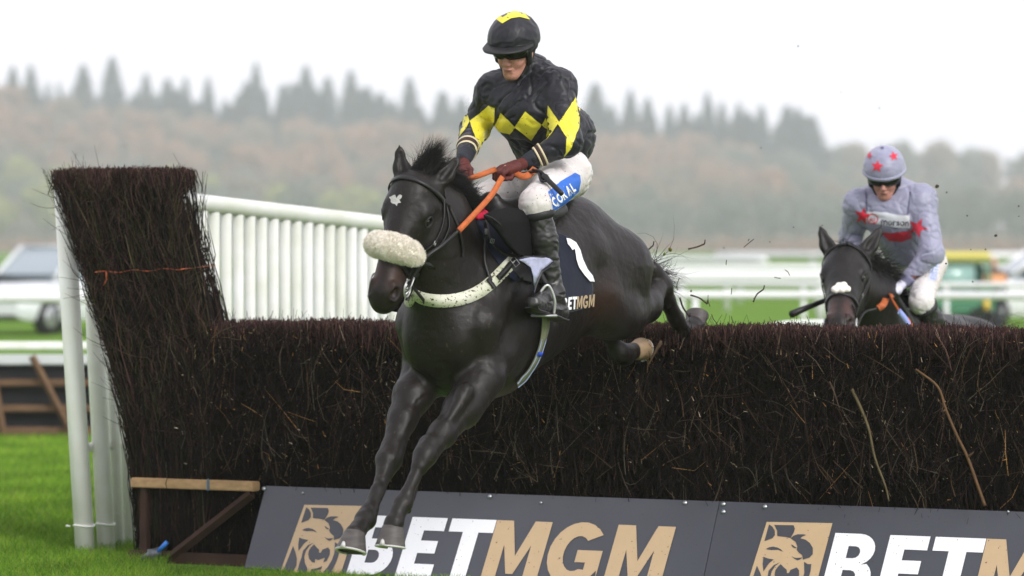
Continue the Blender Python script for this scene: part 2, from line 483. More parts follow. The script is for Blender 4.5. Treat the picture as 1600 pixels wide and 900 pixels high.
# photographed tips of the ridge conifers: (column, row of the tip)
TIPS = [(-30, 110), (20, 100), (48, 98), (92, 125), (130, 98), (175, 86), (228, 112), (262, 120), (290, 118), (325, 118), (352, 150), (400, 95), (440, 132), (478, 100), (512, 118), (548, 108),
        (575, 132), (600, 150), (640, 118), (690, 140), (725, 150), (770, 150), (830, 150), (880, 150), (930, 128), (985, 138), (1012, 150), (1105, 142), (1128, 158), (1155, 158), (1230, 163),
        (1300, 190), (1345, 185), (1400, 180), (1455, 178), (1500, 190), (1550, 195), (1600, 200), (1650, 190)]
for i, (px, py) in enumerate(TIPS):
    Y = random.uniform(985, 1040); p = at(px, py+4, Y); g = hz(p.x, Y)-1; h = max(p.z-g, 10)
    s = h/24; ws = random.uniform(.85, 1.7)*min(s, 1.2)
    if px > 1280:
        s = h/15; place_tree(bro_me[(1, 2)[i % 2]][i % 2], 'broadleaf_tree', (p.x, Y, g), (s*.9, s*.9, s), 'tall bare tree on the low hazy ridge at the right', 'tree', 'tall bare trees on the low ridge at the right'); continue
    place_tree(con_me[i % 4], 'conifer_tree', (p.x, Y, g), (ws, ws, s), 'dark spruce standing on the hazy ridge behind the racecourse', 'tree', 'spruces along the hazy ridge')
for i in range(120):
    px = -60+i*11.2+random.uniform(-9, 9); Y = random.uniform(960, 1000); x = (px-800)/FPX*Y
    tip = 124+max(px-450, 0)*.052+random.uniform(4, 46); g = hz(x, Y)-1; s = max((CH-(tip-HY)/FPX*Y-g)/24, .3); w_ = s*random.uniform(.9, 1.9)
    place_tree(con_me[i % 4], 'conifer_tree', (x, Y, g), (w_, w_, s), 'dark spruce standing on the hazy ridge behind the racecourse', 'tree', 'spruces along the hazy ridge')
LB = ['russet bare-twigged tree on the hazy slope below the spruces', 'brown bare tree on the hazy slope below the spruces', 'grey-green bare tree on the hazy lower slope', 'yellow-green leafy tree at the foot of the hazy wood']
GB = ['russet trees on the hazy slope', 'brown trees on the hazy slope', 'grey-green trees on the lower slope', 'yellow-green trees at the foot of the wood']
cnt = 0
for row, Y0 in enumerate((715, 745, 780, 815, 850, 885, 920, 948)):
    step = 7.6 if row else 6.2
    x = -125-row*3
    while x < 130+row*4:
        Y = Y0+random.uniform(-10, 10); xx = x+random.uniform(-2, 2); px = 800+xx/Y*FPX
        if row == 0: j = 3 if (px < 120 or 430 < px < 640) and random.random() < .75 else 2
        elif row < 4 and px < 420: j = random.choice((3, 2, 3, 1))
        elif row < 3: j = random.choice((2, 2, 1)) if px > 700 else random.choice((1, 3, 2) if px < 200 or 500 < px < 650 else (1, 2, 1))
        else: j = random.choice((0, 1, 0)) if px < 1150 else random.choice((1, 2, 0))
        s = random.uniform(.85, 1.15)*(1.0 if row < 5 else 1.05)
        place_tree(bro_me[j][cnt % 2], 'broadleaf_tree', (xx, Y, hz(xx, Y)-.8), (s*1.15, s*1.15, s), LB[j], 'tree', GB[j]); cnt += 1
        x += step
# two pale roofs/hedge line at the wood's foot
m_scrub = mat('russet_scrub', (.34, .17, .11), .95, .1, var=.4, vscale=.2)
r_ = np.random.default_rng(3); N = 5000
C = np.stack([r_.uniform(-115, 120, N), r_.uniform(690, 702, N), .8+r_.random(N)**1.5*2.2], 1)
D = r_.normal(0, 1, (N, 3)); D /= np.linalg.norm(D, axis=1, keepdims=True)
Vs, Fs, _ = sticks(C, C+D*.9, .22, .05, seg=1); Vs = Vs*WS+np.array((0, 0, CH*(1-WS)))
tag(add_mesh('hedgerow_scrub', Vs, Fs, m_scrub), kind='stuff')

# ---- white running rails
m_white = mat('white_plastic', (.88, .88, .87), .45, .4, bump=.05, bscale=30, var=.07, vscale=6, dark=(.66, .70, .60))
m_far = mat('white_rail_paint', (.70, .70, .71), .5, .4)
m_wood = mat('brown_timber', (.16, .095, .055), .8, .2, bump=.3, bscale=40, var=.4, vscale=5, stretch=(1, 1, 6))
m_black = mat('black_sheet', (.012, .012, .014), .6, .3)
def rail(P, z, r, posts, label, name='running_rail', second=None, lean=.0):
    o = empty(name, (P[0][0], P[0][1], 0), 0, label, 'rail')
    mb = MB(); mb.tube(catmull([(x, y, z) for x, y in P], 8), r, 8); mb.build('top_rail', m_far, o)
    if second: mb = MB(); mb.tube(catmull([(x, y, second) for x, y in P], 8), r*.8, 8); mb.build('lower_rail', m_far, o)
    C = catmull([(x, y, 0) for x, y in P], 60)
    tot = sum((C[i+1]-C[i]).length for i in range(len(C)-1)); acc = 0; nxt = posts*.3
    for i in range(len(C)-1):
        acc += (C[i+1]-C[i]).length
        if acc >= nxt:
            nxt += posts; mb = MB(); c = C[i]; mb.tube([(c.x+lean, c.y+.05, -.05), (c.x, c.y, z-.02)], r*.8, 8); mb.build('post', m_far, o)
    return o
def XY(px, Y): return ((px-800)/FPX*Y, Y)
rail([XY(990, 55), XY(1300, 55), XY(1680, 54)], 1.1, .062, 3.0, 'nearest white running rail across the right, in front of the green utility vehicle')
rail([XY(1000, 86), XY(1300, 87), XY(1700, 90)], 1.12, .12, 3.3, 'white running rail beyond the nearest one, with thick top', second=None)
rail([XY(980, 128), XY(1085, 126), XY(1195, 122)], 1.35, .13, 4.5, 'short white rail section ending behind the flying twigs', second=.9)
rail([XY(1120, 175), XY(1400, 165), XY(1800, 168)], 1.4, .16, 6, 'faint farthest white rail crossing the pale green field')
rail([XY(-260, 52), XY(-80, 52), XY(180, 52)], 1.1, .07, 2.9, 'white running rail at the left in front of the silver car')
rail([XY(1010, 72), XY(1300, 70), XY(1700, 69)], 1.1, .055, 2.6, 'thin white rail between the two thicker rails at the right')
rail([XY(970, 104), XY(1300, 108), XY(1750, 106)], 1.2, .09, 3.0, 'pale blurred rail just above the thicker white rail at the right')
# low white rail that curves just behind the birch fence by the second horse
o = empty('white_guard_rail', (1.9, 29, 0), 0, 'low curved white rail behind the birch fence under the second horse\'s muzzle', 'rail')
mb = MB(); P = catmull([at(1195, 516, 29.5), at(1230, 510, 29.2), at(1265, 508, 29), at(1300, 509, 28.8), at(1345, 512, 28.6)], 8); mb.tube(P, .045, 10); mb.build('top_rail', m_white, o)
for q in (P[4], P[-4]): mb = MB(); mb.tube([(q.x, q.y, -.02), (q.x, q.y, q.z-.01)], .035, 8); mb.build('post', m_white, o)

# ---- timber hurdle seen from behind, far left
def hurdle():
    Y = 36.; c = at(20, 685, Y); o = empty('brush_hurdle', (c.x, Y, 0), 0, 'timber framed hurdle with black backing and white top rail at far left', 'hurdle')
    x0, x1 = (-260-800)/FPX*Y, (150-800)/FPX*Y
    def zz(py): return CH-(py-HY)/FPX*Y
    b = MB(); b.box(((x0+x1)/2, Y+.12, (zz(672)+zz(565))/2), (x1-x0, .03, zz(565)-zz(672))); b.build('backing_sheet', m_black, o, False)
    for py, h_, m, nm, dy in ((540, .075, m_white, 'top_rail', 0), (562, .10, mat('grey_white_strip', (.55, .57, .58), .5, .3), 'padding_strip', .04), (598, .07, m_wood, 'cross_bar', 0), (638, .07, m_wood, 'cross_bar', 0), (676, .11, m_wood, 'cross_bar', 0)):
        b = MB(); b.box(((x0+x1)/2, Y+dy, zz(py)), (x1-x0, .06, h_), bev=.012); b.build(nm, m, o, False)
    for px in (-190, -75, 6, 165):
        b = MB(); b.tube([((px-18-800)/FPX*Y, Y-.06, zz(560)), ((px+2-800)/FPX*Y, Y-.06, zz(690))], .035, 4); b.build('upright', m_wood, o, False)
    for px in (-140, 52):
        b = MB(); b.tube([((px-800)/FPX*Y, Y-.10, zz(556)), ((px+58-800)/FPX*Y, Y-.10, zz(668))], .035, 4); b.build('diagonal_brace', m_wood, o, False)
hurdle()

# ---- cars
m_silver = mat('silver_car_paint', (.66, .68, .70), .3, .5, coat=.6)
m_wcar = mat('white_car_paint', (.75, .76, .77), .3, .5, coat=.6)
m_glass = mat('car_glass', (.26, .31, .34), .15, .8)
m_tyre = mat('tyre_rubber', (.018, .018, .018), .85, .2); m_rim = mat('alloy_rim', (.45, .46, .47), .35, .5, metal=.7)
m_trim = mat('black_trim', (.02, .02, .022), .6, .3)
m_lampon = mat('lit_headlamp', (1, .95, .8), .3, .5, emit=((1, .93, .75), 3.2))
m_lampoff = mat('headlamp_glass', (.55, .58, .6), .12, .8)
m_amber = mat('amber_lamp', (.85, .30, .10), .4, .5)
def lathe_wheel(mb, c, ax, r, w, mi=0):
    c = Vector(c); ax = Vector(ax).normalized(); u = ax.cross(Vector((0, 0, 1))).normalized(); v = ax.cross(u)
    prof = [(r*.55, -w/2), (r*.93, -w/2), (r, -w*.32), (r, w*.32), (r*.93, w/2), (r*.55, w/2)]; n = 20; V = []; F = []
    for q, z in prof:
        for k in range(n): a = 2*math.pi*k/n; V.append(c+ax*z+q*(math.cos(a)*u+math.sin(a)*v))
    for i in range(len(prof)-1):
        for k in range(n): F.append((i*n+k, i*n+(k+1) % n, (i+1)*n+(k+1) % n, (i+1)*n+k))
    mb.add(V, F, mi)
def car(name, loc, rz, label, paint, lit):
    """SUV, x forward"""
    o = empty(name, loc, rz, label, 'car')
    M = Matrix.Translation(loc) @ Matrix.Rotation(rz, 4, 'Z')
    def W(p): return M @ Vector(p)
    def loft(secs, mi_top=None):
        V = []; F = []; n = len(secs[0])
        for s_ in secs: V += [W(p) for p in s_]
        for i in range(len(secs)-1):
            for k in range(n): F.append((i*n+k, i*n+(k+1) % n, (i+1)*n+(k+1) % n, (i+1)*n+k))
        F.append(tuple(range(n))[::-1]); F.append(tuple((len(secs)-1)*n+k for k in range(n))); return V, F
    def sec(x, w, z0, z1, ins=.08):
        return [(x, -w+ins, z0), (x, w-ins, z0), (x, w, z0+.15), (x, w, (z0+z1)/2), (x, w-ins*.6, z1-.06), (x, w-ins*2, z1), (x, -w+ins*2, z1), (x, -w+ins*.6, z1-.06), (x, -w, (z0+z1)/2), (x, -w, z0+.15)]
    mb = MB(); V, F = loft([sec(-2.25, .80, .45, 1.0), sec(-2.1, .9, .32, 1.12), sec(-1, .94, .28, 1.14), sec(.3, .94, .28, 1.12), sec(.75, .94, .28, 1.10), sec(1.7, .92, .28, 1.03), sec(2.15, .86, .32, .93), sec(2.3, .74, .42, .78)]); mb.add(V, F)
    mb.box(W((0, 0, 0)), (.01, .01, .01)); auto_smooth(mb.build('body', paint, o))
    mb = MB(); V, F = loft([sec(-2.1, .78, 1.08, 1.16, .04), sec(-1.75, .70, 1.1, 1.74, .05), sec(-.6, .70, 1.1, 1.80, .05), sec(.15, .69, 1.1, 1.76, .05), sec(1.0, .76, 1.08, 1.14, .04)]); mb.add(V, F); auto_smooth(mb.build('window_glass', m_glass, o))
    mb = MB()
    mb.prism([W(p) for p in ((-1.75, -.62, 1.76), (.12, -.60, 1.78), (.12, .60, 1.78), (-1.75, .62, 1.76))], (0, 0, .05))
    for s_ in (-1, 1):
        for (xa, za, xb, zb) in ((1.02, 1.12, .14, 1.79), (-.35, 1.1, -.42, 1.79), (-1.35, 1.1, -1.4, 1.78), (-2.0, 1.12, -1.74, 1.76)):
            mb.tube([W((xa, s_*.76, za)), W((xb, s_*.66, zb))], .045, 6)
        mb.tube([W((.14, s_*.64, 1.79)), W((-1.74, s_*.64, 1.77))], .04, 6)
    mb.build('roof', paint, o)
    mb = MB(); mb.box(W((2.27, 0, .66)), (.05, .9, .22), Matrix.Rotation(rz, 3, 'Z')); mb.box(W((2.26, 0, .42)), (.07, 1.3, .14), Matrix.Rotation(rz, 3, 'Z')); mb.build('grille', m_trim, o, False)
    for s_ in (-1, 1):
        mb = MB(); bm = bmesh.new(); bmesh.ops.create_uvsphere(bm, u_segments=12, v_segments=8, radius=1); V = [W((2.13+v.co.x*.13, s_*.68+v.co.y*.17, .80+v.co.z*.095)) for v in bm.verts]; bm.verts.index_update(); F = [[v.index for v in f.verts] for f in bm.faces]; bm.free(); mb.add(V, F)
        mb.build('headlamp', m_lampon if lit else m_lampoff, o)
        mb = MB(); mb.box(W((.72, s_*1.02, 1.16)), (.12, .2, .16), Matrix.Rotation(rz, 3, 'Z'), bev=.03); mb.build('wing_mirror', paint if lit else m_trim, o)
        for x in (1.45, -1.4):
            ax = (M.to_3x3() @ Vector((0, 1, 0))); mb = MB(); lathe_wheel(mb, W((x, s_*.86, .37)), ax, .37, .24); w = mb.build('wheel', m_tyre, o)
            mb = MB(); lathe_wheel(mb, W((x, s_*.92, .37)), ax, .24, .14); mb.tube([W((x, s_*.85, .37)), W((x, s_*.97, .37))], .2, 14); r = mb.build('rim', m_rim); r.parent = w; r.matrix_parent_inverse = (Matrix.LocRotScale(o.location, o.rotation_euler, None)).inverted()
    return o
def wfix(o): pass
yaw = math.atan2(-math.cos(R(27)), -math.sin(R(27)))
car('parked_car', (-9.55, 79.6, 0), yaw, 'silver off-road car with lit headlamp at the left behind the rail', m_silver, True)
car('parked_car', (11.75, 84.5, 0), math.atan2(-.15, -1), 'white car behind the rail at the right edge, beside the green utility vehicle', m_wcar, False)
# ---- green utility vehicle with yellow roof
def utility():
    Y = 78.; x0 = (1432-800)/FPX*Y; x1 = (1548-800)/FPX*Y; cx = (x0+x1)/2
    o = empty('utility_vehicle', (cx, Y, 0), 0, 'green utility vehicle with yellow roof behind the second jockey', 'utility vehicle')
    g = mat('green_vehicle_paint', (.05, .19, .10), .35, .5, coat=.3); y_ = mat('yellow_roof', (.66, .58, .16), .4, .5)
    w = x1-x0
    b = MB(); b.box((cx, Y, .62), (w, 1.5, .42), bev=.08); b.box((cx+w*.38, Y, .85), (w*.22, 1.4, .35), bev=.06); auto_smooth(b.build('body', g, o))
    b = MB(); b.box((cx-.02, Y, 1.60), (w*.97, 1.5, .19), bev=.07); auto_smooth(b.build('roof', y_, o))
    for sx in (-1, 1):
        for sy in (-1, 1):
            b = MB(); b.tube([(cx+sx*w*.43, Y+sy*.62, .8), (cx+sx*w*.40, Y+sy*.6, 1.53)], .05, 6); b.build('roof_post', g, o)
            b = MB(); lathe_wheel(b, (cx+sx*w*.32, Y+sy*.66, .3), (0, 1, 0), .3, .26); b.build('wheel', m_tyre, o)
    b = MB(); b.box((cx-.12, Y, 1.18), (w*.66, 1.1, .62), bev=.03); b.build('cab_window', mat('cab_glass', (.30, .46, .44), .1, .7), o)
    b = MB(); b.box((cx+w*.30, Y-.1, 1.15), (.22, .9, .6), bev=.05); b.build('seat_back', mat('dark_green_seat', (.02, .07, .05), .6, .3), o)
    b = MB(); b.tube([(cx+w*.38, Y-.84, .52), (cx+w*.38, Y-.78, .72)], .06, 10); b.build('marker_lamp', mat('yellow_lens', (.75, .5, .06), .3, .5), o)
utility()
# hi-vis bystander between the vehicles (only the head and shoulders show over the bonnet)
def bystander():
    Y = 82.; x = (1553-800)/FPX*Y
    F_ = Field((-.35, -.3, -.02), (.35, .3, 1.75), .025)
    for s_ in (-1, 1):
        F_.cone((s_*.1, 0, .06), (s_*.09, 0, .75), .06, .085); F_.cone((s_*.1, -.08, .04), (s_*.1, .04, .04), .04, .04)
        F_.cone((s_*.19, 0, 1.22), (s_*.24, 0, .95), .06, .05); F_.cone((s_*.24, 0, .95), (s_*.22, -.12, .72), .05, .035); F_.ell((s_*.22, -.14, .66), (.03, .04, .06))
    F_.cone((0, 0, .78), (0, 0, 1.2), .15, .17, lat=.7); F_.cone((0, 0, 1.25), (0, 0, 1.4), .06, .055); F_.ell((0, -.01, 1.46), (.08, .1, .115))
    F_.ell((0, -.11, 1.45), (.012, .02, .02), k=.01)
    Vb, Qb = F_.mesh(); zc = Vb[Qb].mean(1)[:, 2]
    V = Vb+np.array([x, Y, 0])
    fm = np.where(zc > 1.33, 0, np.where(zc > 1.22, 2, np.where(zc > .98, 1, 2)))
    tag(add_mesh('person', V, Qb, [mat('skin_far', (.5, .3, .22), .6, .3), mat('orange_jacket', (.75, .36, .18), .6, .3), mat('dark_trousers', (.03, .03, .04), .8, .2)], fmat=fm), 'blurred person in dark clothes with an orange vest beside the green utility vehicle', 'person')
bystander()

# ================================================================ BIRCH FENCE
FA = Vector((-2.13, 22.0, 0)); FD = Vector((math.cos(R(28)), -math.sin(R(28)), 0)); FN = Vector((-math.sin(R(28)), -math.cos(R(28)), 0))
def fw(t, n, z): return FA+FD*t+FN*n+Vector((0, 0, z))
def fwn(t, n, z):
    return np.array(FA)[None]+np.outer(t, FD)+np.outer(n, FN)+np.outer(z, (0, 0, 1))
FT1 = 7.4; TOP = 1.365
fence = empty('birch_fence', fw(3, 0, 0), 0, 'long steeplechase fence of packed dark birch twigs under the jumping horse', 'fence')
m_birch = mat('birch_twigs', (1, 1, 1), .85, .12, attr=True)
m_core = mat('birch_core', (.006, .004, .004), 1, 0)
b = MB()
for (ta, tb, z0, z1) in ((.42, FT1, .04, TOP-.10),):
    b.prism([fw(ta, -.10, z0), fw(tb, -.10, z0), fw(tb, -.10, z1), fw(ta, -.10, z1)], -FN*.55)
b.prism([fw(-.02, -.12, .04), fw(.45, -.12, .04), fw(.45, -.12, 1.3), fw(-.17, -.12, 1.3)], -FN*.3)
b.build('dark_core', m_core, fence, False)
def palette(n, kind):
    r = rng.random(n); base = np.zeros((n, 3))
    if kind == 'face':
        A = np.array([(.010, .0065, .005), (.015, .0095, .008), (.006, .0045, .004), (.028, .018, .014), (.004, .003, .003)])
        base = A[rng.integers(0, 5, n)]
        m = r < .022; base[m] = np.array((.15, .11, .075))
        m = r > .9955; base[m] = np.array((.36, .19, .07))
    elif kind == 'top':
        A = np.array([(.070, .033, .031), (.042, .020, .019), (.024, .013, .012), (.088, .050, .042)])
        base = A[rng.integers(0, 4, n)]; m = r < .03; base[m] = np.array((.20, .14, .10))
    elif kind == 'bundle':
        A = np.array([(.030, .017, .013), (.016, .010, .008), (.050, .026, .021), (.009, .006, .005), (.030, .030, .012), (.007, .006, .005), (.018, .012, .010)])
        base = A[rng.integers(0, 7, n)]*(.25+1.1*rng.random((n, 1))); m = r < .02; base[m] = np.array((.11, .09, .05))
    return base*(.7+.6*rng.random((n, 1)))
def twigs(name, P0, P1, r0, r1, kind, bendamp, seg=2, col=None, kindtag='stuff'):
    n = len(P0); bend = rng.normal(0, 1, (n, 3))*bendamp
    V, F, per = sticks(P0, P1, r0, r1, bend, seg)
    c = palette(n, kind) if col is None else col
    o = add_mesh(name, V, F, m_birch, fence, True, col=np.repeat(c, per, 0)); tag(o, kind=kindtag); return o
# front face
N = 52000
t = rng.uniform(.30, FT1, N); z0 = rng.uniform(.03, 1.12, N); L = rng.uniform(.12, .55, N)*(.6+.4*rng.random(N))
n0 = rng.uniform(-.14, .0, N)+.03*np.sin(t*3.1)+.02*np.sin(t*9+z0*5)
a = np.clip(rng.normal(0, .42, N), -1.3, 1.3); n0 = np.where(z0 < .5, np.minimum(n0, -.05), n0); P0 = fwn(t, n0, z0)
z1 = np.minimum(z0+L*np.cos(a), TOP+rng.normal(-.004, .010, N)); P1 = fwn(t+L*np.sin(a), n0+rng.normal(.005, .035, N), z1)
twigs('birch_face', P0, P1, rng.uniform(.0014, .0038, N), .0009, 'face', .020)
N = 9000   # loose cross-lying ends
t = rng.uniform(.35, FT1, N); z0 = rng.uniform(.6, 1.3, N); a = np.clip(rng.normal(0, .9, N), -1.5, 1.5); L = rng.uniform(.05, .22, N); n0 = rng.uniform(-.02, .05, N)+.03*np.sin(t*3.1)
twigs('loose_twigs', fwn(t, n0, z0), fwn(t+L*np.sin(a), n0+rng.normal(0, .04, N), np.minimum(z0+L*np.cos(a), TOP)), rng.uniform(.0012, .0026, N), .0008, 'face', .016)
N = 620   # pale cut ends and bark flecks
t = rng.uniform(.3, FT1, N); z0 = .5+.83*rng.random(N)**.8; a = rng.normal(0, .8, N); L = .004+.026*rng.random(N)**2.2; n0 = rng.uniform(.0, .06, N)+.03*np.sin(t*3.1)
C = np.array([(.45, .22, .06), (.30, .21, .12), (.40, .30, .17), (.26, .12, .05), (.5, .42, .3)])[rng.integers(0, 5, N)]
twigs('pale_flecks', fwn(t, n0, z0), fwn(t+L*np.sin(a), n0+.01, z0+L*np.cos(a)), rng.uniform(.0012, .0036, N), .001, 'face', .0, 1, C)
N = 900   # longer bare twigs lying across the face
t = rng.uniform(.3, FT1, N); z0 = rng.uniform(.5, 1.25, N); a = np.clip(rng.normal(.1, .7, N), -1.5, 1.5); L = rng.uniform(.10, .34, N); n0 = rng.uniform(.0, .05, N)+.03*np.sin(t*3.1)
C = np.array([(.07, .045, .03), (.05, .03, .025), (.09, .055, .03), (.045, .022, .022), (.10, .085, .06)])[rng.integers(0, 5, N)]
twigs('bare_twigs', fwn(t, n0, z0), fwn(t+L*np.sin(a), n0+rng.normal(0, .03, N), np.minimum(z0+L*np.cos(a), TOP)), rng.uniform(.0014, .003, N), .0009, 'face', .018, 4, C)
# top stubble
N = 30000
t = rng.uniform(.38, FT1, N); n0 = rng.uniform(-.68, .02, N); a = rng.normal(0, .22, N); L = rng.uniform(.05, .15, N); top = TOP+rng.normal(0, .012, N)+.008*np.sin(t*7)
P0 = fwn(t, n0, top-L); P1 = fwn(t+L*np.sin(a), n0+rng.normal(0, .02, N), top)
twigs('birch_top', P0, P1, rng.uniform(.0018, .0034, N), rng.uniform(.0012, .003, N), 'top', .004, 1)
N = 420    # stray tips above the top
t = rng.uniform(.3, FT1, N); n0 = rng.uniform(-.5, .02, N); a = rng.normal(0, .5, N); L = rng.uniform(.04, .12, N)
twigs('stray_tips', fwn(t, n0, np.full(N, TOP-.03)), fwn(t+L*np.sin(a), n0, TOP-.03+L*np.cos(a)), .0018, .0008, 'face', .01)
# tall end bundle, fanning up and out to the left
N = 17000
s0 = rng.random(N); z0 = rng.uniform(.05, 1.85, N)
def tl(z): return -.03-.0*z-np.clip((z-.55)/1.7, 0, 1)**1.25*.58     # left outline
def tr(z): return np.where(z < 1.36, .50, .48-.26*np.clip((z-1.36)/.87, 0, 1)**.45)
L = rng.uniform(.2, .75, N); z1 = np.minimum(z0+L, 2.235+rng.normal(0, .012, N))
ds = rng.normal(0, .07, N)*np.where(rng.random(N) < .25, 2.6, 1)
T0 = tl(z0)+(tr(z0)-tl(z0))*s0; T1 = tl(z1)+(tr(z1)-tl(z1))*np.clip(s0+ds, -.05, 1.05)
n0 = rng.uniform(-.26, .02, N); n0 = np.where(rng.random(N) < .6, rng.uniform(-.1, .03, N), n0)
P0 = fwn(T0, n0, z0); P1 = fwn(T1, n0+rng.normal(0, .03, N), z1)
twigs('end_bundle', P0, P1, rng.uniform(.0018, .0052, N), .0011, 'bundle', .022)
N = 5200   # cut tips on the bundle
z0 = 2.235+rng.normal(0, .012, N); L = rng.uniform(.03, .12, N); T0 = tl(z0)+(tr(z0)-tl(z0))*rng.random(N); n0 = rng.uniform(-.26, .03, N); a = rng.normal(-.05, .3, N)
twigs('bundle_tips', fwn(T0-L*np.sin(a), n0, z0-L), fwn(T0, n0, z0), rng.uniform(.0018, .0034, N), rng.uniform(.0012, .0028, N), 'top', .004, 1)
N = 1300   # forked side twigs in the bundle
z0 = rng.uniform(.7, 2.1, N); T0 = tl(z0)+(tr(z0)-tl(z0))*rng.random(N); L = rng.uniform(.08, .28, N); a = rng.normal(-.1, .65, N); n0 = rng.uniform(.0, .05, N)
C = np.array([(.075, .040, .034), (.05, .048, .02), (.09, .055, .04), (.04, .02, .02)])[rng.integers(0, 4, N)]
twigs('forked_twigs', fwn(T0, n0, z0), fwn(T0+L*np.sin(a), n0+.01, np.minimum(z0+L*np.cos(a), 2.24)), .0024, .0009, 'bundle', .018, 4, C)
N = 750    # wild ends along the left and top outline
z0 = rng.uniform(.6, 2.1, N); L = rng.uniform(.08, .30, N); a = rng.normal(-.35, .45, N)
T0 = tl(z0)+rng.uniform(-.01, .1, N); n0 = rng.uniform(-.3, .02, N)
twigs('wild_ends', fwn(T0, n0, z0), fwn(T0+L*np.sin(a), n0, z0+L*np.cos(a)), .0025, .0008, 'bundle', .02)
N = 60
T0 = rng.uniform(.14, .20, N); z0 = rng.uniform(1.5, 2.2, N); a = rng.normal(.4, .4, N); L = rng.uniform(.05, .16, N)
twigs('wild_ends', fwn(T0, rng.uniform(-.3, .0, N), z0), fwn(T0+L*np.sin(a), np.full(N, -.1), z0+L*np.cos(a)), .002, .0008, 'bundle', .01)
# orange twine round the bundle
m_twine = mat('orange_twine', (.50, .12, .05), .7, .2)
b = MB(); P = [fw(tt, .045, 1.665+.006*math.sin(i*1.7)+.04*(tt-.1)) for i, tt in enumerate(np.linspace(-.27, .34, 12))]
P = [fw(-.28, -.4, 1.66)]+P+[fw(.35, -.25, 1.69)]; b.tube(catmull(P, 4), .0028, 5); b.tube([fw(-.2, .05, 1.655), fw(-.19, .06, 1.61), fw(-.215, .055, 1.575)], .004, 5); b.build('twine', m_twine, fence)
# bottom frame
m_pine = mat('pale_pine', (.42, .27, .14), .7, .2, bump=.2, bscale=30, var=.3, vscale=6, stretch=(1, 8, 8))
m_old = mat('red_brown_timber', (.055, .029, .020), .8, .2, bump=.3, bscale=30, var=.4, vscale=6)
Rf = Matrix.Rotation(-R(28), 3, 'Z')
b = MB(); b.box(fw(.405, .055, .452), (.83, .07, .055), Rf, bev=.006); b.build('top_beam', m_pine, fence, False)
b = MB(); b.box(fw(.50, .07, .03), (1.05, .05, .07), Rf, bev=.006); b.build('bottom_beam', m_old, fence, False)
b = MB(); b.tube([fw(.26, .09, .03), fw(.79, .06, .41)], .030, 4); b.build('diagonal_brace', m_old, fence, False)
b = MB(); b.box(fw(.06, .04, .21), (.05, .05, .42), Rf, bev=.005); b.build('upright', m_old, fence, False)
b = MB(); b.box(fw(.52, .096, .455), (.012, .004, .07), Rf); b.build('blue_tie', mat('blue_tie', (.05, .12, .2), .5, .4), fence, False)

# branches stuck in the face
def branch(pts, label, col, r0, r1):
    m = mat('bark_'+label[:5].strip(), col, .7, .2, bump=.3, bscale=60, var=.35, vscale=20)
    P = []
    for (px, py) in pts:
        dx = (px-800)/FPX; nn = .085; q = FA+FN*nn; dd = (q.dot(FN))/(dx*FN.x+FN.y); P.append(at(px, py, dd))
    C = catmull(P, 5); b = MB(); b.tube(C, [r0+(r1-r0)*i/(len(C)-1) for i in range(len(C))], 6)
    i = len(C)//3; d = (C[i+1]-C[i]).normalized(); b.tube([C[i], C[i]+d*.03+Vector((-.03, 0, .015))], [r1, .001], 4)
    i = len(C)*2//3; b.tube([C[i], C[i]+Vector((.03, -.01, .03))], [r1, .001], 4)
    tag(b.build('branch', m), label, 'branch')
branch([(1331, 608), (1346, 640), (1358, 672), (1367, 715), (1383, 758), (1389, 783)], 'pale olive branch standing straight in the fence face', (.13, .10, .05), .009, .004)
branch([(1431, 577), (1465, 604), (1478, 640), (1495, 680), (1512, 715), (1530, 765), (1539, 790)], 'longer red-brown branch leaning at the right of the fence face', (.14, .075, .035), .006, .009)
branch([(1462, 522), (1478, 548), (1487, 580)], 'short dark red twig near the top right of the fence', (.10, .05, .035), .004, .003)
branch([(1190, 455), (1204, 478), (1216, 512)][:0] or [(1296, 596), (1303, 612), (1312, 640)], 'short brown twig left of the pale olive branch', (.08, .05, .03), .005, .003)
branch([(1012, 572), (1022, 553), (1033, 533)], 'thick cut twig just below the pale hind hoof', (.13, .08, .05), .004, .008)
# grey pipe fitting with blue handle on the ground
o = empty('pipe_fitting', fw(.05, .12, 0), 0, 'small grey pipe fitting with a blue handle on the grass by the fence foot', 'pipe fitting')
mg = mat('grey_metal', (.10, .11, .12), .4, .5, metal=.6); b = MB(); b.tube([at(224, 876, 21.75), at(240, 866, 21.7), at(252, 862, 21.7)], [.025, .033, .03], 10); b.tube([at(238, 858, 21.7), at(240, 880, 21.7)], .03, 10); b.build('valve', mg, o)
b = MB(); b.tube([at(247, 862, 21.68), at(261, 847, 21.66)], [.012, .014], 8); b.build('handle', mat('blue_plastic', (.02, .16, .55), .4, .5), o)

# ---- white wing of the fence
WA = Vector(XY(114, 22.42)+(0,)); WD = -FN
m_mold = mat('weathered_white', (.90, .90, .89), .5, .35, bump=.06, bscale=40, var=.16, vscale=5, dark=(.80, .80, .73), mud=.0)
m_slat = mat('weathered_slat', (.66, .67, .65), .55, .3, bump=.06, bscale=40, var=.2, vscale=4, dark=(.54, .56, .48))
wing = empty('wing_rail', WA, 0, 'white slatted wing running away behind the fence', 'fence wing')
def wz(s_): return 2.14-.052*s_
b = MB(); b.tube([WA+WD*s_+Vector((0, 0, wz(s_))) for s_ in (-.02, 1, 2, 3, 4, 4.6)], .054, 14); b.build('top_rail', m_slat, wing)
b = MB(); b.tube([WA+WD*s_+Vector((0, 0, .62)) for s_ in (.1, 2, 4.6)], .028, 10); b.build('lower_rail', m_mold, wing)
b = MB(); b.tube([WA+Vector((.075, 0, -.03)), WA+Vector((.0, .0, 1.2)), WA+Vector((-.055, 0, 2.16))], .058, 16); b.build('end_post', m_mold, wing)
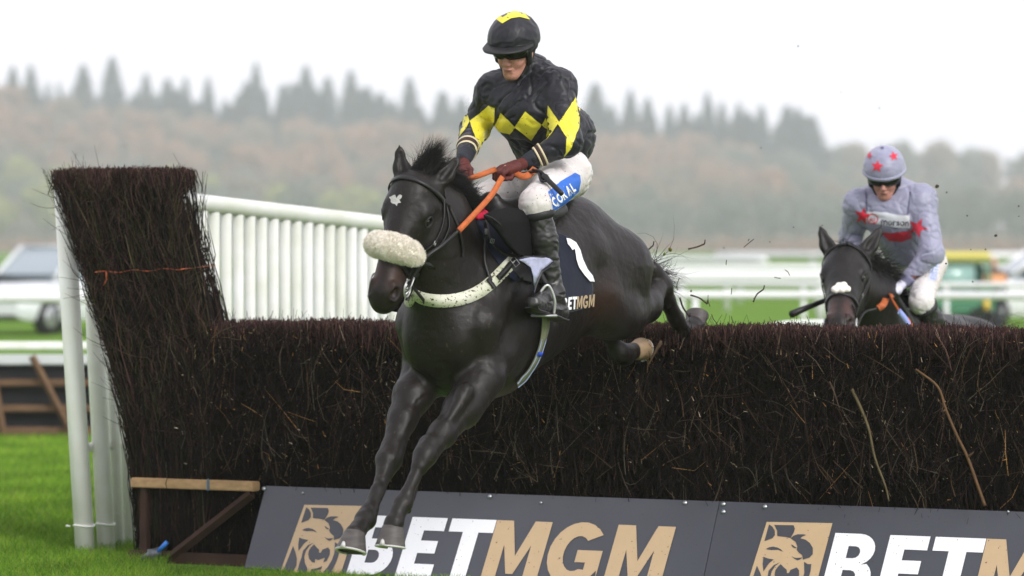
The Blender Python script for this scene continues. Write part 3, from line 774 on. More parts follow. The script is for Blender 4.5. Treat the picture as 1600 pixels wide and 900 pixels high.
b = MB(); b.tube([WA+WD*.18+Vector((.10, -.03, -.03)), WA+WD*.18+Vector((.03, 0, 1.2)), WA+WD*.18+Vector((.0, 0, 2.1))], .052, 16); b.build('end_post', m_mold, wing)
i = 0; s_ = .28
while s_ < 4.6:
    r = .0365 if s_ > .9 else .039; c = WA+WD*s_; b = MB(); b.tube([c+Vector((.045, 0, -.03)), c+Vector((0, 0, 1.1)), c+Vector((0, 0, wz(s_)-.05))], [r, r, r*.96], 8); b.build('slat', m_slat if s_ > 1.0 else m_mold, wing); s_ += .14 if s_ > .9 else .115
b = MB()
for z in (.17,):
    for c, r in ((WA+Vector((.065, 0, z)), .061), (WA+WD*.18+Vector((.09, -.03, z)), .055)):
        b.tube([c+Vector((r*math.cos(a_), r*math.sin(a_), .004*math.sin(a_*2))) for a_ in np.linspace(0, 6.283, 18)[:-1]], .006, 5, closed=True)
b.tube([WA+Vector((-.01, -.06, .17)), WA+Vector((-.03, -.08, .175))], .006, 5); b.build('tie_band', m_white, wing)

# ---- advertising boards
def plane_pt(px, py, off=0.):
    """point of the leaning board plane behind a photograph pixel"""
    A = fw(0, .02, .45); B = fw(0, .25, 0.); up = (A-B).normalized(); nn = FD.cross(up).normalized()
    if nn.dot(FN) < 0: nn = -nn
    d = (at(px, py, 1)-EYE); k = (A-EYE).dot(nn)/d.dot(nn); return EYE+d*k+nn*off
_A = fw(0, .02, .45); _B = fw(0, .25, 0.); UPV = (_A-_B).normalized(); BN = FD.cross(UPV).normalized()
if BN.dot(FN) < 0: BN = -BN
def uv_of(p): q = p-_A; return q.dot(FD), q.dot(UPV)
def from_uv(u, v, off=0.): return _A+FD*u+UPV*v+BN*off
m_board = mat('slate_board', (.060, .063, .078), .42, .45, bump=.03, bscale=200, var=.22, vscale=2.2, mud=.05)
m_lw = mat('white_vinyl', (.84, .84, .87), .45, .4, var=.04, vscale=14, mud=.02); m_lg = mat('gold_vinyl', (.52, .37, .22), .45, .4, var=.05, vscale=14, mud=.02); m_ld = mat('slate_vinyl', (.060, .063, .076), .45, .4, var=.15, vscale=5)
m_screw = mat('screw_metal', (.6, .62, .65), .3, .5, metal=.8)
def arc(cx, cy, rx, ry, a0, a1, n=10): return [(cx+rx*math.cos(R(a0+(a1-a0)*i/n)), cy+ry*math.sin(R(a0+(a1-a0)*i/n))) for i in range(n+1)]
GL = {}   # italic heavy capitals, y up, cap height 1; list of outlines (no holes: holes are split)
GL['E'] = [[(0, 0), (.62, 0), (.62, .22), (.27, .22), (.27, .40), (.57, .40), (.57, .61), (.27, .61), (.27, .78), (.62, .78), (.62, 1), (0, 1)]]
GL['T'] = [[(.25, 0), (.52, 0), (.52, .78), (.77, .78), (.77, 1), (0, 1), (0, .78), (.25, .78)]]
GL['M'] = [[(0, 0), (.24, 0), (.24, .60), (.40, .12), (.52, .12), (.70, .60), (.70, 0), (.95, 0), (.95, 1), (.66, 1), (.475, .42), (.29, 1), (0, 1)]]
_o = arc(.42, .73, .27, .27, 90, -40, 8)
_B1 = [(0, 0), (.42, 0)]+arc(.40, .29, .31, .29, -90, 60, 9)+arc(.40, .74, .27, .26, -50, 90, 9)+[(0, 1)]
_h1 = [(.26, .20), (.26, .42), (.38, .42)]+arc(.38, .31, .10, .11, 90, -90, 6)
_h2 = [(.26, .61), (.26, .80), (.37, .80)]+arc(.37, .705, .09, .095, 90, -90, 6)
GL['B'] = [[(0, 0), (.26, 0), (.26, 1), (0, 1)], [(.26, 0), (.40, 0)]+arc(.40, .30, .32, .30, -90, 50, 9)+[(.52, .515), (.26, .515), (.26, .42), (.38, .42)]+arc(.38, .31, .10, .11, 90, -90, 6)[1:]+[(.26, .20)],
           [(.26, .515), (.52, .515)]+arc(.40, .745, .28, .255, -45, 90, 9)+[(.26, 1), (.26, .80), (.37, .80)]+arc(.37, .705, .09, .095, 90, -90, 6)[1:]+[(.26, .61)]]
GL['G'] = [arc(.47, .5, .47, .52, 38, 330, 20)+[(.90, .12), (.90, .56), (.48, .56), (.48, .36), (.66, .36), (.66, .24)]+arc(.47, .5, .21, .29, 300, 48, 14)]
WORD = [('B', 0, 0), ('E', .86, 0), ('T', 1.56, 0), ('M', 2.34, 1), ('G', 3.36, 1), ('M', 4.40, 1)]
SL = .30   # slant
# anchor on the first board
u_b, v_b = uv_of(plane_pt(545, 897)); u_t, v_t = uv_of(plane_pt(645, 808)); CAP = v_t-v_b
u_end = uv_of(plane_pt(1058, 818))[0]; u_Et = uv_of(plane_pt(645, 809))[0]
UPU = (u_end-u_Et)/(4.40+.95-.86)          # metres per glyph unit
U0 = u_Et-.86*UPU                          # top-left corner of the B
SLU = (uv_of(plane_pt(645, 809))[0]-uv_of(plane_pt(618, 897))[0])
PITCH = uv_of(plane_pt(1202, 810))[0]-uv_of(plane_pt(478, 790))[0]
EMB_TAN = [(345, 180), (902, 190), (690, 862), (100, 862)]
EMB_DK = [[(365, 203), (393, 225), (410, 262), (408, 300), (385, 328), (345, 343), (315, 355)], [(408, 208), (572, 211), (582, 240), (570, 275), (540, 325), (500, 316), (440, 310), (428, 308), (430, 262)],
          [(540, 328), (565, 305), (600, 292), (650, 292), (675, 297), (640, 312), (622, 328), (665, 340), (700, 370), (722, 415), (718, 470), (690, 500), (632, 520), (628, 480), (600, 455), (585, 430), (592, 400), (580, 360)],
          [(325, 425), (350, 410), (385, 403), (425, 412), (450, 428), (468, 448), (430, 432), (405, 432), (370, 434), (345, 430)],
          [(540, 385), (553, 388), (568, 402), (586, 412), (572, 418), (552, 408)],
          [(535, 488), (555, 500), (575, 505), (600, 503), (628, 500), (605, 520), (585, 527), (560, 512)],
          [(298, 495), (330, 508), (385, 520), (345, 550), (315, 590), (290, 625), (288, 560)],
          [(440, 560), (415, 585), (392, 615), (383, 655), (392, 700), (420, 732), (447, 738), (450, 702), (480, 712), (545, 690), (528, 735), (560, 722), (590, 660), (592, 615), (575, 590), (520, 612), (505, 640), (488, 642), (488, 612), (465, 590)],
          [(238, 575), (262, 640), (275, 700), (270, 765), (240, 815), (212, 862), (128, 862), (170, 745), (205, 660)],
          [(435, 545), (395, 575), (360, 625), (345, 680), (352, 740), (376, 795), (362, 862), (300, 862), (285, 800), (300, 740), (318, 690), (335, 620), (380, 570)],
          [(640, 540), (636, 640), (612, 710), (570, 780), (535, 820), (515, 862), (580, 862), (625, 790), (660, 710), (690, 620), (700, 560), (670, 560)],
          [(410, 800), (470, 790), (520, 770), (505, 800), (450, 815), (425, 862), (395, 862)]]
def board(k, label):
    du = k*PITCH
    uL = uv_of(plane_pt(415, 760))[0] if k == 0 else uv_of(plane_pt(1124, 784))[0]+.003
    uR = uv_of(plane_pt(1124, 784))[0]-.001 if k == 0 else uL+PITCH*1.02
    vB = -(_A-_B).length+.01
    o = empty('advertising_board', from_uv(uL, vB), 0, label, 'advertising board')
    b = MB(); b.prism([from_uv(uL-.0, vB), from_uv(uR, vB), from_uv(uR, .005), from_uv(uL, .005)], -BN*.012); b.build('panel', m_board, o, False)
    for g, x, gold in WORD:
        b = MB()
        for outl in GL[g]:
            V2, F2 = poly2d([outl])
            b.add([from_uv(U0+du+(x+p[0])*UPU-SLU*(1-p[1]), v_t+CAP*(p[1]-1), .004) for p in V2], F2)
        b.build('letter', m_lg if gold else m_lw, o, False)
    def e3(p, off):
        u, v = uv_of(plane_pt(420+p[0]*.1625, 760+p[1]*.1625)); return from_uv(u+du, v, off)
    b = MB(); V2, F2 = poly2d([EMB_TAN]); b.add([e3(p, .004) for p in V2], F2, 0)
    for P in EMB_DK:
        V2, F2 = poly2d([P]); b.add([e3(p, .006) for p in V2], F2, 1)
    b.build('lion_emblem', [m_lg, m_ld], o, False)
    if k == 0: sc = [(413, 764), (766, 776), (1071, 786), (846, 786), (474, 771)]
    else: sc = [(1131, 788), (1109+22, 800), (1196, 792), (1576, 800)]
    for i, (px, py) in enumerate(sc):
        c = plane_pt(px, py, .006); r = .011 if i < 3 else .006; b = MB(); b.tube([c-BN*.004, c+BN*.004], r, 10); b.build('screw', m_screw, o)
board(0, 'slate board with white and gold BETMGM lettering under the landing horse\'s fore hooves')
board(1, 'slate board with lion emblem and partly cut off BETMGM lettering at bottom right')

# ---- grass blades near the camera side
m_blade = mat('grass_blades', (1, 1, 1), .8, .1, attr=True)
def blades(N, xy, h0, h1, name):
    P0 = np.column_stack([xy, np.full(len(xy), -.005)]); N = len(P0); L = rng.uniform(h0, h1, N)
    d = rng.normal(0, .45, (N, 2)); P1 = P0+np.column_stack([d*L[:, None], L])
    V, F, per = sticks(P0, P1, rng.uniform(.0015, .0028, N)*(1+(P0[:, 1]-20)/25), .0004, np.column_stack([d*-.012, np.zeros(N)]), 2, 3)
    A = np.array([(.16, .33, .02), (.12, .26, .018), (.20, .36, .03), (.25, .34, .06), (.07, .18, .018)])[rng.integers(0, 5, N)]*(.65+.5*rng.random((N, 1)))
    pn = np.array([noise.noise(Vector((p[0]*2.2, p[1]*1.1, 0))) for p in P0]); A = A*(1+.45*pn[:, None])+np.clip(pn-.25, 0, 1)[:, None]*np.array((.12, .05, .01))
    tag(add_mesh(name, V, F, m_blade, col=np.repeat(A, per, 0)), kind='stuff')
def band(N, pxa, pxb, ya, yb): 
    Y = ya+(yb-ya)*rng.random(N)**1.0; px = rng.uniform(pxa, pxb, N); return np.column_stack([(px-800)/FPX*Y, Y])
blades(0, np.vstack([band(42000, -60, 260, 20.2, 30), band(18000, -60, 260, 29, 38)]), .035, .085, 'turf_grass')
t = rng.uniform(-.6, 6.5, 16000); n = rng.uniform(.27, 1.0, 16000); q = fwn(t, n, 0*t)[:, :2]
blades(0, q, .015, .045, 'turf_grass')
# ================================================================ HORSES
m_coat = mat('black_coat', (.0135, .0115, .0105), .36, .5, bump=.10, bscale=22, var=.35, vscale=2.5, attr=False, stretch=(1, 1, 1), sheen=.05)
def coat_mat(name):
    """dark coat; vertex colour carries the markings (star, brown muzzle, pale socks)"""
    return mat(name, (1, 1, 1), .45, .26, mud=.18, mscale=60, bump=.45, bscale=22, var=.3, vscale=5, attr=True, stretch=(1, 1, 1))
m_coat1 = coat_mat('near_black_coat'); m_coat2 = coat_mat('far_dark_coat')
m_leather = mat('black_leather', (.009, .008, .008), .42, .38, bump=.1, bscale=120)
m_eye = mat('dark_eye', (.006, .003, .002), .12, .5, coat=.3)
m_hair = mat('black_hair', (.006, .005, .005), .5, .3)
m_metal = mat('bit_steel', (.5, .5, .5), .38, .6, metal=.7)
m_orange = mat('orange_rubber', (.52, .13, .035), .6, .3, bump=.3, bscale=200, var=.25, vscale=30)
m_fleece = mat('cream_fleece', (.93, .88, .80), .95, .03, bump=.2, bscale=90, var=.25, vscale=16, dark=(.82, .76, .66), sheen=.1)
m_hoof = mat('hoof_horn', (.085, .075, .07), .5, .35, bump=.35, bscale=18, var=.4, vscale=10, stretch=(1, 1, 6))
m_hoofpale = mat('pale_hoof_horn', (.36, .25, .15), .55, .3, bump=.3, bscale=30, var=.4, vscale=14)
m_shoe = mat('aluminium_shoe', (.55, .53, .52), .6, .4, metal=.1)

class Head:
    """horse head axes in pair-local coordinates: a down the face, n out of the forehead, s to its left"""
    def __init__(h, fr, poll, a_w, s_w, k):
        Mi = fr.Mi.to_3x3(); h.o = Vector(poll); h.k = k; h.fr = fr
        h.a = (Mi @ Vector(a_w)).normalized(); s_ = (Mi @ Vector(s_w)); s_ -= h.a*s_.dot(h.a); h.s = s_.normalized(); h.n = h.a.cross(h.s)
        if h.n.x < 0: h.n = -h.n
        h.rot = [tuple(h.a), tuple(h.n), tuple(h.s)]
    def p(h, a, n, s=0.): return h.o+(h.a*a*.97+h.n*n+h.s*s)*h.k
    def w(h, a, n, s=0.): return h.fr.W(h.p(a, n, s))
def head_sdf(F, H, neck_to, earL, earR):
    k = H.k
    def E(c, r, kk=.03, sub=False): F.ell(H.p(*c), [x*k for x in r], H.rot, kk*k, sub)
    def C(a, b, ra, rb, kk=.03, lat=1.0, sub=False): F.cone(H.p(*a), H.p(*b), ra*k, rb*k, kk*k, lat, tuple(H.s), sub)
    E((.07, -.085, 0), (.12, .09, .085), .04)
    C((.06, -.07, 0), (.30, -.055, 0), .085, .062, .05)
    E((.185, -.070, 0), (.10, .055, .106), .04)
    C((.24, -.055, 0), (.55, -.052, 0), .066, .054, .05)
    for s_ in (-1, 1):
        E((.21, -.175, s_*.055), (.125, .105, .034), .04)
        E((.155, -.042, s_*.091), (.040, .026, .024), .025)         # brow
        C((.24, -.10, s_*.078), (.38, -.095, s_*.058), .017, .008, .025)  # facial crest
        C((.10, -.09, s_*.085), (.03, -.09, s_*.07), .03, .03, .04)
        E((.190, -.058, s_*.110), (.028, .020, .016), .012, True)    # eye socket
    C((.30, -.165, 0), (.54, -.115, 0), .055, .038, .05, .8)
    C((.33, -.10, 0), (.55, -.08, 0), .066, .062, .05)
    E((.575, -.075, 0), (.075, .064, .068), .04)
    E((.625, -.078, 0), (.040, .045, .047), .03)
    E((.605, -.130, 0), (.042, .030, .034), .025)
    for s_ in (-1, 1):
        E((.560, -.045, s_*.050), (.050, .030, .026), .02)
        C((.535, -.012, s_*.050), (.595, -.030, s_*.064), .014, .011, .014)
        C((.50, -.085, s_*.055), (.60, -.085, s_*.048), .018, .018, .03)
        E((.572, -.030, s_*.066), (.030, .020, .022), .010, True)    # nostril
        C((.585, -.112, s_*.055), (.655, -.108, s_*.02), .004, .004, .010, 1.0, True)  # mouth line
    for (base, tip, wd, s_) in ((earL[0], earL[1], earL[2], 1), (earR[0], earR[1], earR[2], -1)):
        b_ = Vector(base); t_ = Vector(tip); m_ = b_.lerp(t_, .36)+H.s*(s_*.006); ax = (t_-b_).normalized()
        fl = Vector(H.fr.Mi.to_3x3() @ Vector((0, 1, 0))); fl -= ax*fl.dot(ax); fl.normalize()
        q_ = b_.lerp(t_, .74)+H.s*(s_*.004); F.cone(b_, m_, wd*.85, wd, .03, .62, tuple(fl)); F.cone(m_, q_, wd, wd*.60, .015, .62, tuple(fl)); F.cone(q_, t_, wd*.60, .003, .012, .62, tuple(fl))
        face = -fl
        if face.dot(H.n) < -.5: pass
        F.cone(b_.lerp(t_, .25)-fl*wd*.62, b_.lerp(t_, .75)-fl*wd*.42, wd*.52, wd*.28, .012, .8, tuple(fl), True)
    n_ = H.p(.10, -.13, 0); F.cone(neck_to[0], n_, neck_to[1], .125*k, .10, .72, (0, 1, 0))
    F.cone(H.p(.28, -.2, 0), H.p(.12, -.16, 0), .05*k, .09*k, .08)

def hoof_mesh(fr, C_, G_, front, rc, rg, pale=False, shoe=True):
    """truncated horn cone from coronet centre C_ to sole centre G_ (local), with heel bulbs and a shoe"""
    C_ = Vector(C_); G_ = Vector(G_); ax = (G_-C_).normalized(); f = Vector(front); f -= ax*f.dot(ax); f.normalize(); s_ = ax.cross(f)
    V = []; F = []; n = 28; rings = ((-.08, .93), (0, 1.0), (.12, 1.0), (.5, 1), (1.0, 1.0))
    for t, q in rings:
        for k in range(n):
            a = 2*math.pi*k/n; r = (rc+(rg-rc)*max(t, 0))*q
            fx = math.cos(a)*(1.08 if math.cos(a) > 0 else .82); V.append(C_+(G_-C_)*t+f*(fx*r+(.25*(rg-rc)*t if True else 0))+s_*math.sin(a)*r)
    for i in range(len(rings)-1):
        for k in range(n): F.append((i*n+k, i*n+(k+1) % n, (i+1)*n+(k+1) % n, (i+1)*n+k))
    F.append(tuple(range(n))[::-1])
    # concave sole
    o = len(V); c = G_-ax*.012
    for k in range(n): V.append(c+(V[4*n+k]-G_)*.78)
    for k in range(n): F.append((4*n+k, 4*n+(k+1) % n, o+(k+1) % n, o+k))
    F.append(tuple(range(o, o+n)))
    Vw = [fr.W(v) for v in V]
    sh = []
    for k in range(-11, 12):
        a = math.radians(k*13); fx = math.cos(a)*(1.08 if math.cos(a) > 0 else .82); sh.append(fr.W(G_+ax*.003+f*(fx*rg*.93+.25*(rg-rc))+s_*math.sin(a)*rg*.93))
    clip = [fr.W(G_+f*(1.08*rg+.25*(rg-rc)-.001)+s_*q-ax*h_) for q, h_ in ((-.014, -.004), (.014, -.004), (.007, .020), (0, .026), (-.007, .020))]
    return Vw, F, sh, clip, fr.W(G_+f*.006)-fr.W(G_)

def horse_common(fr, F, name, label, coat, colfun, parent_group=None):
    V, Q = F.mesh(); N_ = vnormals(V, Q)
    def mus(p):
        p = Vector(p); q = p*6+Vector((1, 1, 1))*noise.noise(p*4); n = noise.noise(q); n2 = noise.noise(Vector((p.x*14, p.y*14, p.z*7)))
        lg = 1 if p.z < 1.25 else .3
        return noise.noise(p*9)*.0040-.0024*lg*math.exp(-(n/.16)**2)-.0016*lg*math.exp(-(n2/.14)**2)+noise.noise(p*30)*.0008
    V = V+N_*(np.array([mus(p) for p in V])[:, None])
    col = colfun(V, N_)
    W = npw(fr, V)
    root = empty(name, fr.O, fr.rz)
    bpy.data.objects.remove(root)
    o = add_mesh(name, V, Q, coat, None, True, col=col); o.location = fr.O; o.rotation_euler = (0, 0, fr.rz)
    tag(o, label, 'horse'); return o, bvh_of(W, Q), W

# ---------------- horse A (jumping)
fa = Frame(705, 18.5, 28); P = fa.pt
HA = Head(fa, P(641, 276, .0)+Vector((-.03, 0, -.0)), (-.265, -.26, -.93), (.93, -.36, -.25), 1.03)
FA_ = Field((-2.95, -.50, .30), (.98, .52, 2.42), .0085)
F = FA_
# trunk
F.cone((-.34, 0, 1.48), (-1.06, 0, 1.645), .405, .36, .1, .74)
F.ell((-.28, 0, 1.52), (.42, .27, .41), k=.1)
F.cone((-.30, 0, 1.78), (-.62, 0, 1.72), .12, .14, .08)
F.cone((-1.0, 0, 1.78), (-1.30, 0, 1.84), .20, .16, .1, 1.0)
F.ell((-1.22, 0, 1.80), (.33, .22, .265), k=.08)
for s_ in (-1, 1):
    F.ell((-1.37, s_*.13, 1.66), (.33, .18, .27), k=.06)
    F.cone((-1.50, s_*.16, 1.66), (-1.50, s_*.20, 1.44), .215, .115, .06, .8)
    F.ell((-1.10, s_*.20, 1.78), (.10, .06, .07), k=.07)                 # point of hip
    F.cone((-1.16, s_*.19, 1.55), (-1.32, s_*.20, 1.44), .09, .11, .12)    # stifle
    # shoulder
    F.cone((-.30, s_*.13, 1.80), (.0, s_*.155, 1.44), .115, .118, .06)
    F.cone((-.36, s_*.17, 1.62), (-.14, s_*.17, 1.28), .13, .115, .05)      # triceps
    F.cone((.02, s_*.145, 1.42), (-.05, s_*.15, 1.20), .128, .11, .05)
    F.ell((.095, s_*.095, 1.37), (.115, .10, .17), k=.025)                 # pectorals
F.ell((.02, 0, 1.33), (.18, .17, .22), k=.06)
F.cone((-.05, 0, 1.18), (-.45, 0, 1.20), .11, .12, .08)
F.cone((.135, 0, 1.52), (.16, 0, 1.30), .012, .012, .03, sub=True)
# neck
F.cone((-.10, 0, 1.58), (.16, 0, 1.86), .31, .20, .10, .62)
F.cone((.02, 0, 1.50), (.22, 0, 1.80), .22, .14, .08, .72)
F.cone((-.22, 0, 1.88), (.22, 0, 2.10), .055, .04, .08)
def wdir(fr, v): return (fr.Mi.to_3x3() @ Vector(v)).normalized()
eL0 = HA.p(.005, -.075, .088); eR0 = HA.p(.005, -.075, -.072)
eL1 = eL0+wdir(fa, (.60, .25, .76))*.20; eR1 = eR0+wdir(fa, (-.10, .05, .99))*.175
head_sdf(F, HA, ((.12, 0, 1.90), .185), (eL0, eL1, .040), (eR0, eR1, .038))
# front legs: (column,row,side offset,radius)
def leg(F, pts, k=.022, lat=1.0):
    for (a, ra), (b, rb) in zip(pts, pts[1:]): F.cone(a, b, ra, rb, k, lat)
LFp = [(P(752, 592, .17), .115), (P(722, 640, .155), .086), (P(691, 678, .145), .060), (P(676, 695, .14), .055)]
leg(F, LFp, .04)
leg(F, [(P(672, 698, .14), .062), (P(664, 712, .14), .055), (P(656, 728, .135), .040)], .02)
leg(F, [(P(658, 724, .135), .040), (P(647, 748, .125), .029), (P(637, 768, .12), .031)], .018)
leg(F, [(P(634, 778, .115), .039), (P(629, 787, .11), .044), (P(622, 800, .108), .035), (P(616, 816, .105), .043), (P(613, 824, .10), .046)], .018)
F.cone(P(655, 742, .105), P(640, 780, .10), .015, .024, .012)            # flexor tendon
F.cone(P(727, 612, .20), P(698, 662, .175), .045, .022, .02); F.ell(P(636, 797, .10), (.022, .02, .02), k=.02)
RFp = [(P(664, 585, -.16), .115), (P(645, 618, -.155), .092), (P(629, 655, -.15), .068), (P(618, 688, -.145), .058)]
leg(F, RFp, .04)
leg(F, [(P(614, 700, -.14), .060), (P(607, 719, -.135), .062), (P(602, 737, -.13), .043)], .02)
leg(F, [(P(603, 735, -.13), .043), (P(590, 766, -.12), .031), (P(579, 792, -.115), .034)], .018)
leg(F, [(P(577, 800, -.11), .046), (P(571, 812, -.11), .049), (P(562, 824, -.105), .039), (P(555, 834, -.10), .047)], .018)
F.cone(P(598, 762, -.10), P(582, 800, -.095), .016, .025, .012)
# hind legs, trailing over the fence
leg(F, [((-1.40, .20, 1.46), .125), (P(1008, 478, .19), .085), (P(1024, 452, .18), .060)], .04)
leg(F, [(P(1024, 428, .175), .045), (P(1032, 448, .175), .062), (P(1040, 468, .17), .052)], .025)
F.cone(P(1019, 418, .17), P(1026, 436, .17), .036, .045, .03)
leg(F, [(P(1042, 470, .17), .048), (P(1056, 496, .16), .040), (P(1064, 512, .155), .042)], .02)
leg(F, [(P(1067, 520, .15), .055), (P(1074, 524, .15), .055), (P(1080, 513, .145), .045), (P(1086, 506, .14), .05)], .02)
leg(F, [((-1.34, -.16, 1.50), .13), (P(926, 486, -.12), .075), (P(938, 500, -.10), .058)], .04)
leg(F, [(P(938, 500, -.10), .055), (P(952, 525, -.07), .040), (P(962, 542, -.06), .040)], .02)
leg(F, [(P(967, 550, -.05), .056), (P(976, 554, -.05), .056), (P(990, 549, -.05), .046)], .02)
# carve muscle grooves
for s_ in (-1, 1):
    F.cone((-.20, s_*.315, 1.66), (.02, s_*.30, 1.30), .010, .016, .05, sub=True)
    F.cone((-.60, s_*.325, 1.50), (-.40, s_*.325, 1.22), .012, .012, .06, sub=True)
    F.cone((-1.52, s_*.375, 1.80), (-1.46, s_*.365, 1.50), .008, .008, .06, sub=True)
base_c = np.array((.0095, .0068, .0055))
def col_head(V, N_, col, H, star, muzz=(.045, .018, .012), white_nose=None):
    d = V-np.array(H.o); a = d@np.array(H.a)/H.k; n = d@np.array(H.n)/H.k; s_ = d@np.array(H.s)/H.k
    r = np.hypot((a-star[0])*.9, (s_-star[1])); ang = np.arctan2(a-star[0], s_-star[1])
    nz = np.array([noise.noise(Vector(p)*70) if rr < .09 else 0 for p, rr in zip(V, r)])
    m = (r < star[2]*(.62+.20*np.cos(ang*3+2.2)+.16*np.cos(ang*5+1)+nz*.5)) & (n > -.06) & (N_@np.array(H.n) > .2) & (a < .5)
    col[m] = (.62, .60, .57)
    w = np.exp(-(((a-.47)/.07)**2+((np.abs(s_)-.045)/.03)**2))*(n > -.12)
    col[:] = col*(1-w[:, None]*.85)+np.array(muzz)*w[:, None]*.85
    if white_nose is not None:
        m = (np.hypot((a-white_nose[0])*1.1, (s_-white_nose[1])) < white_nose[2]) & (n > -.07); col[m] = (.62, .55, .50)
    return col
def colA(V, N_):
    col = np.tile(base_c, (len(V), 1)); col = col_head(V, N_, col, HA, (9, 9, .01))
    # pale mud on the right hind pastern
    q = np.array(P(996, 546, -.05)); m = np.linalg.norm(V-q, axis=1) < .05; col[m] = (.16, .11, .07)
    br = np.exp(-(((V[:, 0]+1.08)/.14)**2+((V[:, 2]-1.52)/.12)**2)); col += br[:, None]*np.array((.018, .006, .003))
    return col
horseA, bvA, WAv = horse_common(fa, F, 'jumping_horse', 'black horse with small white star and cream fleece noseband jumping down over the birch fence', m_coat1, colA)
del FA_, F
def add_hoof(fr, root, C_, G_, front, rc, rg, pale=False, label=None, shoe=True):
    V, F_, sh, clip, th = hoof_mesh(fr, C_, G_, front, rc, rg)
    h = add_mesh('hoof', V, F_, m_hoofpale if pale else m_hoof, root); auto_smooth(h, 40)
    if label: h['label'] = label
    if not shoe: return h
    b = MB(); b.tube(sh, .0085, 6, flat=.6); b.prism(clip, th, 0); s = b.build('horseshoe', m_shoe); s.data.transform((Matrix.LocRotScale(root.location, root.rotation_euler, None)).inverted()); s.parent = h
    return h
q = P(614, 824, .10); add_hoof(fa, horseA, q, q+Vector((.016, .0, -.088)), (1, 0, .1), .050, .072)
q = P(555, 833, -.10); add_hoof(fa, horseA, q, q+Vector((.030, .0, -.084)), (1, 0, .25), .050, .074)
q = P(1085, 507, .14); add_hoof(fa, horseA, q, q+Vector((-.050, -.01, .058)), (-1, 0, -.5), .049, .064, shoe=False)
q = P(990, 548, -.05); add_hoof(fa, horseA, q, q+Vector((-.105, 0, .020)), (-.2, .0, -.95), .048, .064, True, 'pale muddy hind hoof with its sole turned back')
V2, F2 = poly2d([[(580+x*.1556, 210+y*.1556) for x, y in ((205, 622), (222, 610), (243, 606), (254, 640), (270, 618), (290, 603), (312, 616), (304, 640), (283, 657), (300, 686), (270, 690), (256, 720), (243, 700), (215, 694), (196, 678), (200, 655), (180, 632))]], 2)
Pp, Ff = drape(bvA, V2, F2, .0012); add_mesh('star_marking', Pp, Ff, mat('white_hair', (.60, .58, .56), .8, .2, bump=.5, bscale=150, var=.3, vscale=120), horseA)
def eyes(fr, H, root, bv, r=.024):
    for s_ in (-1, 1):
        bm = bmesh.new(); bmesh.ops.create_uvsphere(bm, u_segments=16, v_segments=12, radius=r*H.k)
        loc, nn, _, _ = bv.ray_cast(H.w(.191, -.058, s_*.30), -(fr.M.to_3x3() @ H.s)*s_); c = loc-(fr.M.to_3x3() @ H.s)*s_*r*H.k*.36; V = [c+v.co for v in bm.verts]; bm.verts.index_update(); F = [[v.index for v in f.verts] for f in bm.faces]; bm.free()
        add_mesh('eye', V, F, m_eye, root)
        b = MB(); P_ = []
        for a in np.linspace(0, 6.283, 17)[:-1]:
            o_ = H.w(.191+.027*math.cos(a), -.056+.019*math.sin(a), s_*.3); l_, n2, _, _ = bv.ray_cast(o_, -(fr.M.to_3x3() @ H.s)*s_); P_.append(l_+(fr.M.to_3x3() @ H.s)*s_*.002)
        b.tube(P_, .0048*H.k, 6, closed=True); b.build('eyelid', m_leather_dull, root)
m_leather_dull = mat('eyelid_skin', (.010, .009, .009), .5, .4)
eyes(fa, HA, horseA, bvA)
def hair(fr, root, name, roots, dirs, L, r, curl, segn=5, m=None, wind=(0, 0, 0), jit=.35):
    """strands (local coords) as thin tapering curved blades"""
    roots = np.asarray(roots, float); n = len(roots); L = np.broadcast_to(L, (n,)).reshape(-1, 1)
    D = np.asarray(dirs, float)+rng.normal(0, jit, (n, 3)); D /= np.linalg.norm(D, axis=1, keepdims=True)
    w = np.asarray(wind, float)+rng.normal(0, curl, (n, 3)); pts = [roots]; d = D
    for i in range(segn):
        pts.append(pts[-1]+d*L/segn); d = d+w*(i+1)/segn+rng.normal(0, .06, (n, 3)); d /= np.linalg.norm(d, axis=1, keepdims=True)
    Vs_ = []; ref = rng.normal(0, 1, (n, 3))
    for i, p in enumerate(pts):
        t = i/segn; dd = pts[min(i+1, segn)]-pts[max(i-1, 0)]; u = np.cross(dd, ref); u /= np.linalg.norm(u, axis=1, keepdims=True)+1e-9; v = np.cross(dd, u); v /= np.linalg.norm(v, axis=1, keepdims=True)+1e-9
        rr = r*(1-t*.9)
        for k in range(3): a = 2.094*k; Vs_.append(p+rr*(math.cos(a)*u+math.sin(a)*v))
    V = np.stack(Vs_, 1); per = (segn+1)*3; q = []
    for i in range(segn):
        for k in range(3): k2 = (k+1) % 3; q.append([i*3+k, i*3+k2, i*3+3+k2, i*3+3+k])
    Fq = (np.arange(n)[:, None, None]*per+np.array(q)[None]).reshape(-1, 4)
    return add_mesh(name, npw(fr, V.reshape(-1, 3)), Fq, m or m_hair, root)
def crest_points(n, A, B, C, spread=.015):
    t = rng.random(n)[:, None]; A, B, C = map(np.array, (A, B, C)); p = (1-t)**2*A+2*t*(1-t)*B+t*t*C
    return p+rng.normal(0, spread, (n, 3)), t[:, 0]
